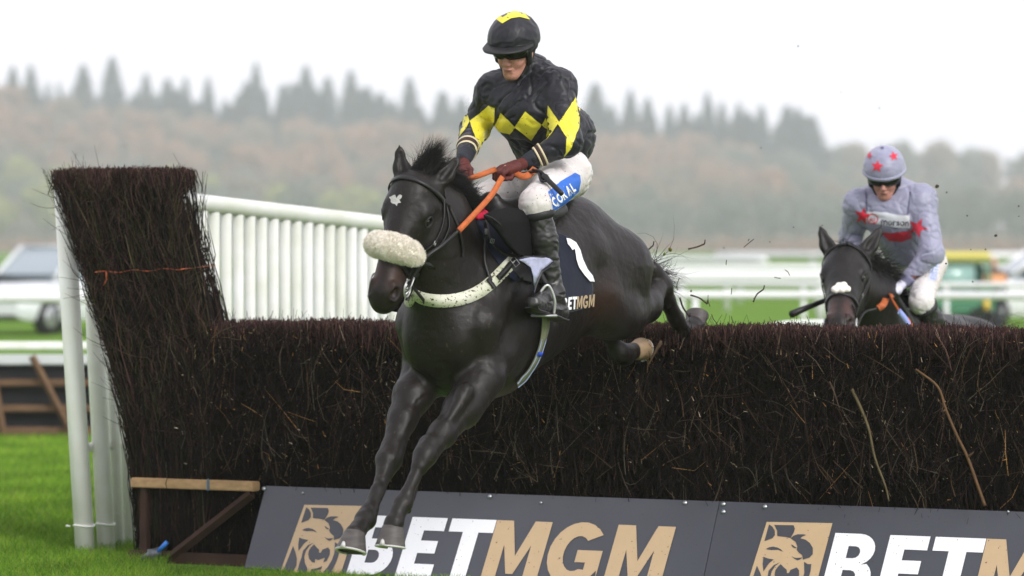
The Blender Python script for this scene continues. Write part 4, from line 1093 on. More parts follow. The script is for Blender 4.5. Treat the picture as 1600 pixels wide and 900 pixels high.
# forelock blown up and back between the ears
rt, t_ = crest_points(1900, HA.p(.02, -.03, -.045), HA.p(-.03, -.04, .0), HA.p(.0, -.05, .05), .008)
tgt = np.array(eL0.lerp(eR0, .5)+wdir(fa, (.42, .2, .88))*.21)-rt; tgt /= np.linalg.norm(tgt, axis=1, keepdims=True)
hair(fa, horseA, 'forelock', rt, tgt, .10+.15*rng.random(1900)**1.5, .0014, .16, jit=.12, wind=(-.05, .15, .05))
rt, t_ = crest_points(90, HA.p(.02, -.03, -.03), HA.p(-.02, -.04, .0), HA.p(.0, -.05, .05), .01)
hair(fa, horseA, 'forelock', rt, tgt[:90], .16+.05*rng.random(90), .0016, .6, jit=.25)
# mane on the neck's left side, from poll to withers
p0, p1, p2 = P(668, 262, .0), P(712, 296, .03), P(746, 345, .03)
rt, t_ = crest_points(5200, p0, p1, p2, .012)
rt[:, 0] -= .02
hair(fa, horseA, 'mane', rt, np.tile((-.25, .55, .38), (5200, 1)), .05+.07*rng.random(5200), .0017, .25, wind=(-.10, .10, -.75), jit=.35)
rt, t_ = crest_points(420, P(690, 262, 0), P(722, 292, .0), P(744, 335, .0), .02)
hair(fa, horseA, 'mane', rt, np.tile((-.6, .1, .5), (420, 1)), .06+.06*rng.random(420), .0018, .6, wind=(-.3, .2, -.2), jit=.5)
# tail streaming behind
n = 520; rt = np.array(P(1004, 436, .0))+rng.normal(0, .02, (n, 3))
hair(fa, horseA, 'tail', rt, np.tile((-1, .10, -.05), (n, 1)), .16+.16*rng.random(n), .0026, .35, wind=(-.2, .10, -.25), jit=.2)
n = 26; rt = np.array(P(1006, 420, .05))+rng.normal(0, .03, (n, 3))
hair(fa, horseA, 'tail', rt, np.tile((-1, .35, .35), (n, 1)), .20+.16*rng.random(n), .0024, .5, jit=.4)

# ---------------------------------------------------------------- tack
def hpath(bv, pts, off, n=6):
    Pw = []; Nw = []
    for q in pts:
        l, nn = hit(bv, q[0], q[1], off)
        if l is None: continue
        Pw.append(l); Nw.append(nn)
    C = catmull(Pw, n); out = []; No = []
    for c in C:
        l, nn = near(bv, c); 
        if (l-c).length < .04: c = l+nn*off
        out.append(c); No.append(nn)
    return out, No
def smooth_path(Pp, it=3):
    for _ in range(it): Pp = [Pp[0]]+[(Pp[i-1]+Pp[i]*2+Pp[i+1])/4 for i in range(1, len(Pp)-1)]+[Pp[-1]]
    return Pp
def ring_path(bv, c, u, v, a0, a1, n, off, R_=.5):
    out = []; No = []
    for i in range(n):
        a = R(a0+(a1-a0)*i/(n-1)); d = (u*math.cos(a)+v*math.sin(a)).normalized()
        loc, nn, _, _ = bv.ray_cast(c+d*R_, -d)
        if loc is None: continue
        out.append(loc+nn*off if nn.dot(d) > 0 else loc-nn*off); No.append(d)
    return smooth_path(out, 2), No
def buckle(b, c, d, nrm, w=.022, h=.018, mi=0):
    d = d.normalized(); s_ = d.cross(nrm).normalized(); q = [c+d*x*h/2+s_*y*w/2+nrm*.006 for x, y in ((-1, -1), (1, -1), (1, 1), (-1, 1))]
    b.tube(q, .0022, 6, closed=True); b.tube([c+nrm*.006-d*h/2, c+nrm*.007+d*h/2], .0016, 5)
def bridle(fr, H, bv, label, fleece, rein_pts, rein_split, hand, orange=True):
    o = empty('bridle', H.w(.35, -.05, 0), 0, label, 'bridle')
    A = fr.M.to_3x3() @ H.a; Nn = fr.M.to_3x3() @ H.n; S = fr.M.to_3x3() @ H.s; k = H.k
    w = .022*k
    # browband over the forehead under the ears
    b = MB(); pp, nn = ring_path(bv, H.w(.055, -.09, 0), Nn*.9-A*.25, S, -100, 100, 25, .006, .35); b.ribbon(pp, nn, w, .006); b.build('browband', m_leather, o)
    # headpiece behind the ears
    b = MB(); pp, nn = ring_path(bv, H.w(.03, -.12, 0), -A*.9-Nn*.3, S, -95, 95, 21, .004, .35); b.ribbon(pp, nn, w, .006); b.build('headpiece', m_leather, o)
    # cheek pieces, both sides
    for s_ in (-1, 1):
        for (pa, nm) in ((((.05, -.115), (.16, -.125), (.27, -.115), (.36, -.10), (.455, -.095)), 'cheek_strap'), (((.06, -.135), (.17, -.155), (.29, -.14), (.36, -.125)), 'cheek_strap'), (((.06, -.15), (.15, -.21), (.22, -.27), (.26, -.285)), 'throat_lash')):
            pp = []; nn = []
            for a_, n_ in pa:
                c = H.w(a_, n_, 0); loc, no, _, _ = bv.ray_cast(c+S*s_*.35, -S*s_)
                if loc is None: continue
                pp.append(loc+S*s_*.005); nn.append(S*s_)
            if len(pp) > 2:
                C = catmull(pp, 5); b = MB(); b.ribbon(C, [S*s_]*len(C), w*.75, .005)
                if s_ == 1: bb = MB()
                b.build(nm, m_leather, o)
        bb = MB(); c = H.w(.27, -.115, 0); loc, no, _, _ = bv.ray_cast(c+S*s_*.35, -S*s_)
        if loc is not None: buckle(bb, loc+S*s_*.004, A, S*s_); bb.build('buckle', m_metal, o)
        # bit ring and mouthpiece end
        c = H.w(.515, -.105, 0); loc, no, _, _ = bv.ray_cast(c+S*s_*.35, -S*s_)
        ce = (loc if loc is not None else c)+S*s_*.012
        b = MB(); b.tube([ce+(A*math.cos(a_)+Nn*math.sin(a_))*.040*k for a_ in np.linspace(0, 6.283, 25)[:-1]], .0045, 8, closed=True); b.tube([ce-S*s_*.03, ce+S*s_*.004], .008, 8); b.build('bit_ring', m_metal, o)
        if s_ == 1: o_ring = ce
        else: o_ringR = ce
    # noseband
    pp, nn = ring_path(bv, H.w(.37, -.10, 0), Nn*.97+A*.10, S, -178, 178, 40, .005, .35); b = MB(); b.ribbon(pp, nn, w, .006); b.build('noseband', m_leather, o)
    pp, nn = ring_path(bv, H.w(.46, -.09, 0), Nn*.97+A*-.35, S, 40, 178, 16, .006, .35); b = MB(); b.ribbon(pp, nn, w*.7, .005); b.build('noseband', m_leather, o)
    if fleece == 'roll':
        F = Field(tuple(Vector(H.p(.37, 0, 0))-Vector((.3, .3, .3))), tuple(Vector(H.p(.37, 0, 0))+Vector((.3, .3, .3))), .006)
        pts = [(.355, -.060, -.102), (.357, -.015, -.088), (.362, .015, -.050), (.366, .026, 0), (.368, .018, .046), (.370, -.012, .086), (.372, -.050, .106)]
        rr = [.034, .045, .050, .052, .052, .046, .035]
        for (p_, r_0), (q_, r_1) in zip(zip(pts, rr), list(zip(pts, rr))[1:]): F.cone(H.p(*p_), H.p(*q_), r_0*k, r_1*k, .03)
        V, Q = F.mesh(); N_ = vnormals(V, Q)
        V = V+N_*np.array([noise.noise(Vector(p)*30)*.0042+noise.noise(Vector(p)*85)*.0022 for p in V])[:, None]
        fl = add_mesh('fleece_roll', npw(fr, V), Q, m_fleece, o)
        i = rng.integers(0, len(V), 14000); d = N_[i]+rng.normal(0, .6, (14000, 3)); d /= np.linalg.norm(d, axis=1, keepdims=True)
        V2, F2, per = sticks(V[i], V[i]+d*rng.uniform(.006, .015, (14000, 1)), .0011, .0005, seg=1)
        fu = add_mesh('fleece_fibres', npw(fr, V2), F2, m_fleece); fu.data.transform(Matrix.Translation(o.location).inverted()); fu.parent = fl; fu['kind'] = 'stuff'
    elif fleece == 'pad':
        F = Field(tuple(Vector(H.p(.36, 0, 0))-Vector((.2, .2, .2))), tuple(Vector(H.p(.36, 0, 0))+Vector((.2, .2, .2))), .006)
        for a_, n_, s_, r_0 in ((.355, .012, -.038, .021), (.335, .020, -.014, .020), (.335, .022, .018, .022), (.360, .018, .042, .021), (.370, .020, .010, .020), (.368, .014, -.024, .019)): F.ell(H.p(a_, n_, s_*.85), (r_0*k*.85,)*3, k=.012)
        V, Q = F.mesh(); add_mesh('fleece_pad', npw(fr, V), Q, m_fleece, o)
    return o, o_ring, o_ringR
brA, ringL, ringR = bridle(fa, HA, bvA, 'black bridle with thick cream sheepskin noseband on the jumping horse', 'roll', None, None, None)
# reins: black from the bit, orange rubber up to the hands
def front(px, py, Y, g=.03):
    l, n_ = hit(bvA, px, py); return at(px, py, min(Y, l.y-g) if l is not None else Y)
HL = P(788, 268, .10); HR = P(722, 276, -.10)            # jockey's hands (local)
HLw, HRw = fa.W(HL), fa.W(HR)
px_ = [(664, 405), (690, 384), (716, 361), (748, 327), (768, 304)]; Ya, Yb = ringL.y-.01, HLw.y-.035; tt_ = [.18, .36, .53, .75, .88]
need = max(max(0, (Ya+(Yb-Ya)*t)-front(x, y, 99).y)/max(math.sin(math.pi*t), .3) for (x, y), t in zip(px_, tt_))
Rp = [at(x, y, Ya+(Yb-Ya)*t-need*math.sin(math.pi*t)) for (x, y), t in zip(px_, tt_)]
b = MB(); r0 = ringL; mid = Rp[2]; Ppt = [r0, Rp[0], Rp[1], mid]; C = catmull(Ppt, 6); b.ribbon(C, [Vector((.3, -1, .2))]*len(C), .018, .006); b.build('rein', m_leather, brA)
b = MB(); C = catmull([mid, Rp[3], Rp[4], HLw+Vector((-.012, -.035, -.03))], 6); b.ribbon(C, [Vector((.3, -1, .2))]*len(C), .027, .008); b.build('rein_grip', m_orange, brA)
b = MB(); C = catmull([at(721, 284, fa.W(P(721, 284, -.1)).y), at(745, 276, 18.72), HLw+Vector((-.04, -.03, .01))], 5); b.ribbon(C, [Vector((.1, -1, .4))]*len(C), .026, .008); b.build('rein_grip', m_orange, brA)
b = MB(); C = catmull([at(806, 272, HLw.y+.04), at(816, 276, HLw.y), at(826, 274, HLw.y), at(836, 264, HLw.y+.06)], 6); b.ribbon(C, [Vector((.1, -1, .5))]*len(C), .034, .007); b.build('rein_grip', m_orange, brA)
pR = fa.W(P(664, 300, -.18)); b = MB(); C = catmull([ringR, fa.W(Vector((.26, -.17, 1.78))), fa.W(Vector((.08, -.16, 2.0))), HRw+Vector((0, -.02, -.01))], 8); b.ribbon(C, [Vector((-1, -.2, .1))]*len(C), .02, .006); b.build('rein', m_leather, brA)
# curb straps and rings at the chin
b = MB(); C = catmull([ringL+Vector((-.01, -.01, -.03)), at(640, 452, 18.12), at(632, 463, 18.15)], 5); b.tube(C, .006, 6); C = catmull([ringL, at(647, 434, 18.1), at(641, 450, 18.08), at(633, 458, 18.12)], 5); b.tube(C, .0035, 6); b.build('bit_cheek', m_metal, brA)
b = MB(); C = catmull([ringL+Vector((0, .01, .02)), at(652, 428, 18.15), at(640, 458, 18.2), at(636, 470, 18.2)], 5); b.ribbon(C, [Vector((0, -1, 0))]*len(C), .02, .006); b.build('chin_strap', m_leather, brA)

# white breast girth
m_strap = mat('muddy_white_webbing', (.66, .64, .56), .75, .3, bump=.2, bscale=120, var=.3, vscale=9, dark=(.42, .44, .30), mud=.9)
bg_o = empty('breast_girth', fa.W(Vector((.15, 0, 1.5))), 0, 'mud-spotted white breast strap across the jumping horse\'s chest', 'breast strap')
pp, nn = hpath(bvA, [(646, 450), (652, 460), (668, 467), (692, 470), (715, 468), (740, 460), (762, 446), (782, 427), (798, 410), (806, 402)], .008, 5)
loc = [fa.L(p) for p in pp]
mir = []
for p in reversed(loc):
    if p.y > .06: l, n2 = near(bvA, fa.W(Vector((p.x, -p.y, p.z))), .008); mir.append((l, n2))
pp2 = [m[0] for m in mir]+pp; nn2 = [m[1] for m in mir]+nn; pp2 = smooth_path(pp2, 3)
b = MB(); b.ribbon(pp2, nn2, .062, .007); b.build('webbing', m_strap, bg_o)
b = MB(); i = len(pp)-12; C, Nn_ = hpath(bvA, [(775, 437), (783, 429), (792, 418), (800, 410)], .018, 4); b.ribbon(C, Nn_, [.03]*len(C), .006); b.build('buckle_strap', m_leather, bg_o)
b = MB(); buckle(b, C[-2]+Nn_[-2]*.006, C[-1]-C[-3], Nn_[-2], .05, .035); b.build('buckle', m_metal, bg_o)
b = MB(); C, Nn_ = hpath(bvA, [(757, 348), (756, 380), (755, 408), (760, 425), (765, 440)], .012, 5); b.ribbon(smooth_path(C, 3), Nn_, .016, .005); C, Nn_ = hpath(bvA, [(758, 437), (766, 446), (770, 452)], .018, 4); b.ribbon(C, Nn_, .02, .006); b.build('neck_strap', m_leather, bg_o)

# saddle group
m_suede = mat('black_suede', (.006, .006, .006), .85, .12, bump=.1, bscale=200)
m_navy = mat('navy_cloth', (.008, .011, .026), .85, .15, bump=.25, bscale=18, var=.3, vscale=12, sheen=.1)
m_lilac = mat('lilac_lining', (.42, .43, .60), .75, .25, bump=.4, bscale=25, var=.25, vscale=20)
m_whitev = mat('white_print', (.80, .80, .82), .6, .3)
m_goldv = mat('gold_print', (.42, .31, .20), .6, .3)
sad = empty('saddle', fa.W(Vector((-.55, 0, 1.95))), 0, 'small black racing saddle with a navy pad under the black and yellow jockey', 'saddle')
def patch(bv, outline, off, th, m, name, root, maxe=7, bulge=None):
    V2, F2 = poly2d([outline], maxe); Pp, F2 = drape(bv, V2, F2, off)
    if bulge: Pp = [p+bulge(x, y) for p, (x, y) in zip(Pp, V2)]
    o = add_mesh(name, Pp, F2, m, root)
    if th: md = o.modifiers.new('thickness', 'SOLIDIFY'); md.thickness = th; md.offset = 1
    return o
patch(bvA, [(746, 338), (760, 345), (782, 362), (800, 382), (812, 402), (815, 440), (800, 440), (785, 425), (768, 398), (752, 366), (744, 348)], .012, .014, m_navy, 'saddle_pad', sad)
patch(bvA, [(800, 402), (850, 404), (852, 432), (845, 442), (828, 444), (810, 438), (800, 426), (792, 412)], .018, .016, m_leather, 'lower_flap', sad)
# flap: rounded upright black suede disc
def disc(pts, Yoff, th, m, name, root):
    V2, F2 = poly2d([pts], 9)
    Pw = [fa.W(P(x, y, Yoff(x, y))) for x, y in V2]; o = add_mesh(name, Pw, F2, m, root); md = o.modifiers.new('thickness', 'SOLIDIFY'); md.thickness = th; md.offset = 0; return o
disc([(757, 336), (770, 331), (788, 327), (808, 328), (822, 334), (832, 346), (838, 364), (838, 384), (834, 398), (820, 402), (806, 397), (792, 382), (778, 362), (766, 348)], lambda x, y: .27+.03*math.sin((x-757)/81*3.14)-.05*max(0, (345-y)/20), .02, m_suede, 'flap', sad)
b = MB(); C = [fa.W(P(x, y, .30)) for x, y in ((757, 336), (770, 342), (784, 354), (796, 370), (806, 388), (812, 400))]; b.tube(catmull(C, 4), .005, 6); b.build('piping', m_leather, sad)
F = Field((-1.05, -.28, 1.80), (-.30, .28, 2.14), .01)
F.cone((-.45, 0, 1.93), (-.95, 0, 1.97), .10, .09, .05, 1.5); F.cone((-.42, 0, 1.97), (-.40, 0, 2.03), .05, .04, .03, 1.4); F.cone((-.98, 0, 1.99), (-1.0, 0, 2.04), .05, .035, .03, 2.0)
for s_ in (-1, 1): F.cone((-.55, s_*.16, 1.90), (-.62, s_*.26, 1.72), .05, .03, .03)
V, Q = F.mesh(); add_mesh('seat', npw(fa, V), Q, m_leather, sad)
b = MB(); C, Nn_ = hpath(bvA, [(752, 352), (757, 372), (766, 388), (782, 400), (805, 405)], .030, 5); b.ribbon(smooth_path(C, 2), Nn_, .018, .006); C2 = C[-1]
C = [C2, fa.W(P(832, 403, .33)), fa.W(P(868, 402, .37))]; b.ribbon(catmull(C, 4), [Vector((.5, -1, 0))]*9, .02, .006); b.build('girth_strap', m_leather, sad)
b = MB(); c, nn_ = hit(bvA, 750, 366, .03); buckle(b, c, Vector((0, 0, 1)), nn_, .02, .025); c, nn_ = hit(bvA, 761, 383, .035); buckle(b, c, Vector((.3, 0, 1)), nn_, .02, .02); b.build('buckle', m_metal, sad)
m_red = mat('red_cloth', (.55, .02, .06), .8, .2, bump=.3, bscale=60)
F = Field(tuple(P(752, 336, .1)-Vector((.12, .12, .12))), tuple(P(752, 336, .1)+Vector((.12, .12, .12))), .006); F.cone(P(745, 339, .10), P(757, 335, .10), .016, .022, .01); F.cone(P(755, 337, .1), P(755, 326, .1), .014, .006, .01); V, Q = F.mesh(); add_mesh('red_loop', npw(fa, V), Q, m_red, sad)
# folded cloth flap with lilac lining hanging by the knee
def quadc(pts, c, m, name, root, th=.004):
    V2, F2 = poly2d([pts], 8); Pw = [fa.W(P(x, y, c(x, y))) for x, y in V2]; o = add_mesh(name, Pw, F2, m, root); md = o.modifiers.new('thickness', 'SOLIDIFY'); md.thickness = th; return o
quadc([(806, 404), (830, 401), (850, 402), (866, 407), (858, 418), (846, 426), (840, 440), (836, 452), (833, 462), (832, 440), (828, 424), (818, 412)], lambda x, y: .395+.012*math.sin(x*.13)+.005*math.sin(y*.15), m_navy, 'cloth_fold', sad)
quadc([(810, 406), (828, 402), (837, 402), (858, 404), (863, 408), (855, 415), (845, 422), (838, 436), (834, 446), (833, 432), (829, 418), (818, 410)], lambda x, y: .402+.012*math.sin(x*.13)+.005*math.sin(y*.15), m_lilac, 'cloth_lining', sad)
# girth
m_girth = mat('olive_girth', (.20, .21, .13), .8, .2, bump=.2, bscale=80, var=.3, vscale=10); m_bluew = mat('blue_white_edge', (.35, .40, .62), .7, .2); m_blue = mat('blue_tape', (.02, .07, .5), .6, .3)
gi = empty('girth', fa.W(Vector((-.5, .2, 1.1))), 0, 'olive girth with blue and white edging hanging from the saddle under the belly', 'girth')
gp, gn = hpath(bvA, [(849, 492), (848, 512), (844, 532), (836, 556), (825, 576), (812, 592), (801, 602)], .012, 5)
if len(gp) > 4:
    gp = smooth_path(gp, 6); gp = gp[:-2]; gn = smooth_path(gn, 4)[:len(gp)]; b = MB(); b.ribbon(gp, gn, [.085-.03*i/len(gp) for i in range(len(gp))], .006); b.build('webbing', m_girth, gi)
    for q in (-1, 1):
        cc = [p+(gp[min(i+1, len(gp)-1)]-gp[max(i-1, 0)]).normalized().cross(gn[i])*q*.030+gn[i]*.006 for i, p in enumerate(gp)]
        b = MB(); b.ribbon(cc[len(cc)//3:], gn[len(cc)//3:], .006, .003); b.build('edging', m_bluew, gi)
    i = len(gp)//2; b = MB(); d = (gp[i+1]-gp[i]).normalized(); s_ = d.cross(gn[i]); b.ribbon([gp[i]+s_*q+gn[i]*.007 for q in (-.035, -.01, .01, .035)], [gn[i]]*4, .022, .004); b.build('blue_keeper', m_blue, gi)
# number cloth
nc = empty('number_cloth', fa.W(Vector((-1.0, .3, 1.7))), 0, 'navy number cloth with a white 1 behind the black and yellow jockey\'s boot', 'number cloth')
def warp(x, y): return Vector((0, -.004*math.sin(x*.22+y*.1)-.003*math.sin(y*.31), 0))
patch(bvA, [(852, 360), (866, 364), (884, 370), (896, 380), (908, 400), (918, 424), (924, 444), (924, 462), (918, 481), (890, 487), (862, 492), (850, 440)], .010, .005, m_navy, 'cloth', nc, 6)
def dec(bv, V2, F2, off, m, name, root): 
    Pp, Ff = drape(bv, V2, F2, off); return add_mesh(name, Pp, Ff, m, root)
V2, F2 = poly2d([[(881, 375), (887, 376), (896, 381), (902, 392), (906, 406), (913, 421), (921, 431), (924, 440), (917, 440), (908, 430), (900, 419), (896, 407), (894, 391), (890, 393), (886, 387), (883, 384)]], 5)
dec(bvA, V2, F2, .0185, m_whitev, 'number', nc)
for g, x, gold in WORD:
    for outl in GL[g]:
        V2, F2 = poly2d([outl]); V2 = [(874+(x+p[0]+p[1]*.12)*9.2, 485-1.3*(x+p[0])-(p[1])*19) for p in V2]; V2, F2 = refine2d(V2, F2, 4)
        dec(bvA, V2, F2, .0185, m_goldv if gold else m_whitev, 'lettering', nc)

# ---------------- horse B (about to jump)
fb = Frame(1378, 23.3, 27); PB = fb.pt
def tb(p):
    """level the trunk of the jumping horse for the horse still on the ground"""
    x, y, z = p; a = R(8); zz = z-1.42; return (x*math.cos(a)-zz*math.sin(a)*0-.0, y*.95, .955+zz*math.cos(a)*.95+x*math.sin(a)*1.0)
HB = Head(fb, PB(1317, 384, 0)+Vector((-.04, 0, 0)), (-.13, -.72, -.68), (.93, -.34, -.14), 1.13)
F = Field((-2.0, -.45, .0), (1.1, .45, 2.1), .0115)
F.cone(tb((-.34, 0, 1.50)), tb((-1.02, 0, 1.69)), .37, .31, .1, .76); F.ell(tb((-.28, 0, 1.52)), (.42, .27, .40), k=.1)
F.ell(tb((-1.33, 0, 1.80)), (.34, .24, .24), k=.08)
for s_ in (-1, 1):
    F.ell(tb((-1.42, s_*.135, 1.72)), (.30, .18, .28), k=.06); F.cone(tb((-1.50, s_*.16, 1.62)), (-1.30, s_*.2, .72), .2, .12, .06, .8)
    F.cone(tb((-.30, s_*.13, 1.80)), tb((0, s_*.175, 1.44)), .115, .135, .06); F.cone(tb((-.2, s_*.17, 1.5)), (-.05, s_*.165, .72), .15, .11, .05)
    leg(F, [((-.02, s_*.16, .74), .10), ((.18, s_*.14, .52), .055), ((.20, s_*.14, .48), .055), ((.02, s_*.13, .24), .036), ((-.02, s_*.13, .20), .045), ((.03, s_*.13, .09), .04)], .03)
    leg(F, [((-1.26, s_*.19, .74), .11), ((-1.55, s_*.17, .50), .06), ((-1.56, s_*.17, .46), .06), ((-1.38, s_*.16, .20), .04), ((-1.36, s_*.16, .17), .048), ((-1.32, s_*.16, .08), .042)], .03)
F.ell(tb((.02, 0, 1.33)), (.2, .2, .24), k=.06)
F.cone((-.12, 0, 1.04), (.14, 0, 1.42), .30, .19, .10, .62); F.cone((-.2, 0, 1.32), (.10, 0, 1.62), .05, .04, .08)
bL0 = HB.p(.005, -.075, .085); bR0 = HB.p(.005, -.075, -.075); bL1 = bL0+wdir(fb, (.46, .2, .72))*.235; bR1 = bR0+wdir(fb, (-.30, .1, .80))*.21
head_sdf(F, HB, ((.12, 0, 1.48), .18), (bL0, bL1, .047), (bR0, bR1, .045))
def colB(V, N_):
    col = np.tile(np.array((.011, .009, .0085)), (len(V), 1)); return col_head(V, N_, col, HB, (9, 9, .01), (.075, .032, .026), (.665, -.0, .035))
horseB, bvB, WBv = horse_common(fb, F, 'galloping_horse', 'dark horse with white nose pad approaching the far side of the birch fence', m_coat2, colB)
del F
for s_ in (-1, 1):
    add_hoof(fb, horseB, (.03, s_*.13, .08), (.06, s_*.13, .01), (1, 0, 0), .045, .06); add_hoof(fb, horseB, (-1.32, s_*.16, .08), (-1.28, s_*.16, .01), (1, 0, 0), .045, .06)
eyes(fb, HB, horseB, bvB)
n = 1300; rt, t_ = crest_points(n, HB.p(.02, -.06, 0), Vector((.05, .02, 1.72)), Vector((-.22, .02, 1.42)), .012)
hair(fb, horseB, 'mane', rt, np.tile((-.2, .6, .25), (n, 1)), .10+.08*rng.random(n), .0034, .4, wind=(-.1, .1, -.7))
n = 300; rt = np.array(HB.p(.0, -.03, 0))+rng.normal(0, .02, (n, 3)); hair(fb, horseB, 'forelock', rt, np.tile((.15, .1, -.6), (n, 1))+np.array(HB.n)*.7, .08+.06*rng.random(n), .003, .4, wind=(0, 0, -.5))
n = 500; rt = np.array((-1.72, 0, 1.15))+rng.normal(0, .02, (n, 3)); hair(fb, horseB, 'tail', rt, np.tile((-1, 0, -.1), (n, 1)), .5+.2*rng.random(n), .003, .3, wind=(0, 0, -.6))
brB, rgL, rgR = bridle(fb, HB, bvB, 'dark bridle with small white nose pad on the second horse', 'pad', None, None, None)
hB = fb.W(PB(1392, 454, .08))
b = MB(); C = catmull([rgL, at(1350, 489, 22.7), at(1372, 482, 22.75)], 6); b.ribbon(C, [Vector((0, -1, .2))]*len(C), .016, .006); b.build('rein', m_leather, brB)
b = MB(); C = catmull([at(1372, 482, 22.75), at(1380, 476, 22.8), at(1386, 462, hB.y-.06)], 6); b.ribbon(C, [Vector((0, -1, .2))]*len(C), .04, .006); b.build('rein_grip', m_orange, brB)
b = MB(); C = catmull([at(1388, 455, hB.y-.06), at(1400, 475, 22.85), at(1425, 512, 22.7)], 6); b.ribbon(C, [Vector((.2, -1, .2))]*len(C), .03, .006); b.build('rein_grip', m_orange, brB)
sb = empty('racing_saddle', fb.W(Vector((-.5, 0, 1.35))), 0, 'black saddle under the grey and red-starred jockey', 'saddle')
F = Field((-.95, -.42, .95), (-.15, .42, 1.52), .012); F.cone((-.32, 0, 1.32), (-.75, 0, 1.34), .09, .08, .05, 1.5)
for s_ in (-1, 1): F.cone((-.45, s_*.2, 1.25), (-.40, s_*.33, 1.10), .06, .04, .05)
V, Q = F.mesh(); add_mesh('seat', npw(fb, V), Q, m_leather, sb)
b = MB(); b.ribbon(catmull([fb.W(PB(1398, 462, .30)), fb.W(PB(1415, 490, .33)), fb.W(PB(1432, 520, .33))], 4), [Vector((.3, -1, .2))]*9, .04, .012); b.build('flap_edge', m_leather, sb)
b = MB(); b.ribbon(catmull([fb.W(PB(1404, 486, .36)), fb.W(PB(1415, 500, .36)), fb.W(PB(1424, 518, .36))], 4), [Vector((.3, -1, .2))]*9, .035, .006); b.build('blue_pad_edge', mat('pale_blue_cloth', (.30, .36, .75), .7, .2), sb)
# ================================================================ JOCKEYS
m_skin = mat('face_skin', (.50, .24, .19), .45, .4, bump=.2, bscale=120, var=.22, vscale=22, mud=.45, dark=(.42, .19, .15), mscale=140)
def frame3(f, u):
    f = Vector(f).normalized(); u = Vector(u); u = (u-f*u.dot(f)).normalized(); s_ = u.cross(f); return f, u, s_      # s_: left of f
def fist(F, c, f, u, thumb_side, infl=0., k=.006, sc=1.0):
    """closed hand on a rein. f: knuckle direction, u: back of the hand, thumb on +side"""
    f, u, s_ = frame3(f, u); c = Vector(c)
    def p(x, y, z): return c+(f*x+s_*y*thumb_side+u*z)*sc
    F.cone(p(-.050, -.012, 0), p(.010, -.018, .004), .024*sc+infl, .022*sc+infl, .012); F.cone(p(-.050, .010, 0), p(.012, .020, .006), .024*sc+infl, .021*sc+infl, .012)
    for i, (y, ln) in enumerate(((.033, .95), (.011, 1.05), (-.011, 1.0), (-.032, .82))):
        r = .0105*sc+infl
        a = p(.012, y, .010); b_ = p(.012+.034*ln, y*1.05, .006); c_ = p(.026+.030*ln, y, -.024*ln); d_ = p(.006, y*.95, -.034); e = p(-.010, y*.92, -.024)
        F.cone(a, b_, r*1.06, r, .004); F.cone(b_, c_, r, r*.94, .003); F.cone(c_, d_, r*.94, r*.88, .003); F.cone(d_, e, r*.88, r*.8, .003)
    r = .0115*sc+infl
    F.cone(p(-.035, .028, -.004), p(-.004, .050, -.008), r*1.25, r*1.05, .010); F.cone(p(-.004, .050, -.008), p(.026, .046, -.016), r*1.05, r*.95, .004); F.cone(p(.026, .046, -.016), p(.044, .032, -.024), r*.95, r*.8, .004)
def face_sdf(F, c, f, u, k=1.0):
    """head: c skull centre, f facing direction, u up"""
    f, u, s_ = frame3(f, u); rot = [tuple(f), tuple(s_), tuple(u)]; c = Vector(c)
    def p(x, y, z): return c+(f*x+s_*y+u*z*(1.08 if z < 0 else 1))*k
    def E(q, r, kk=.02, sub=False): F.ell(p(*q), [x*k for x in r], rot, kk*k, sub)
    E((-.005, 0, .02), (.098, .077, .095)); E((.025, 0, -.042), (.062, .053, .072), .03)
    E((.058, 0, -.097), (.026, .025, .024), .03)                      # chin
    for q in (-1, 1):
        E((.045, q*.034, -.035), (.033, .024, .026), .02)              # cheek
        F.cone(p(.0, q*.046, -.062), p(.05, q*.018, -.098), .018*k, .016*k, .025)  # jaw
        E((.083, q*.030, -.003), (.014, .017, .010), .012, True)       # eye sockets
        E((.070, q*.031, -.002), (.014, .014, .012), .004)             # eyeballs
        E((-.008, q*.080, -.012), (.020, .010, .032), .008)            # ears
        E((.098, q*.011, -.040), (.010, .009, .008), .006)             # nostril wings
    F.cone(p(.082, 0, .008), p(.110, 0, -.034), .009*k, .012*k, .010)   # nose
    F.cone(p(.080, -.018, -.064), p(.080, .018, -.064), .0065*k, .0065*k, .008); F.ell(p(.087, 0, -.064), [.010*k, .017*k, .007*k], rot, .006)
    F.cone(p(.078, -.015, -.076), p(.078, .015, -.076), .0075*k, .0075*k, .008)
    F.cone(p(.094, -.020, -.070), p(.094, .020, -.070), .0022*k, .0022*k, .003, sub=True)
    return p, (f, u, s_)
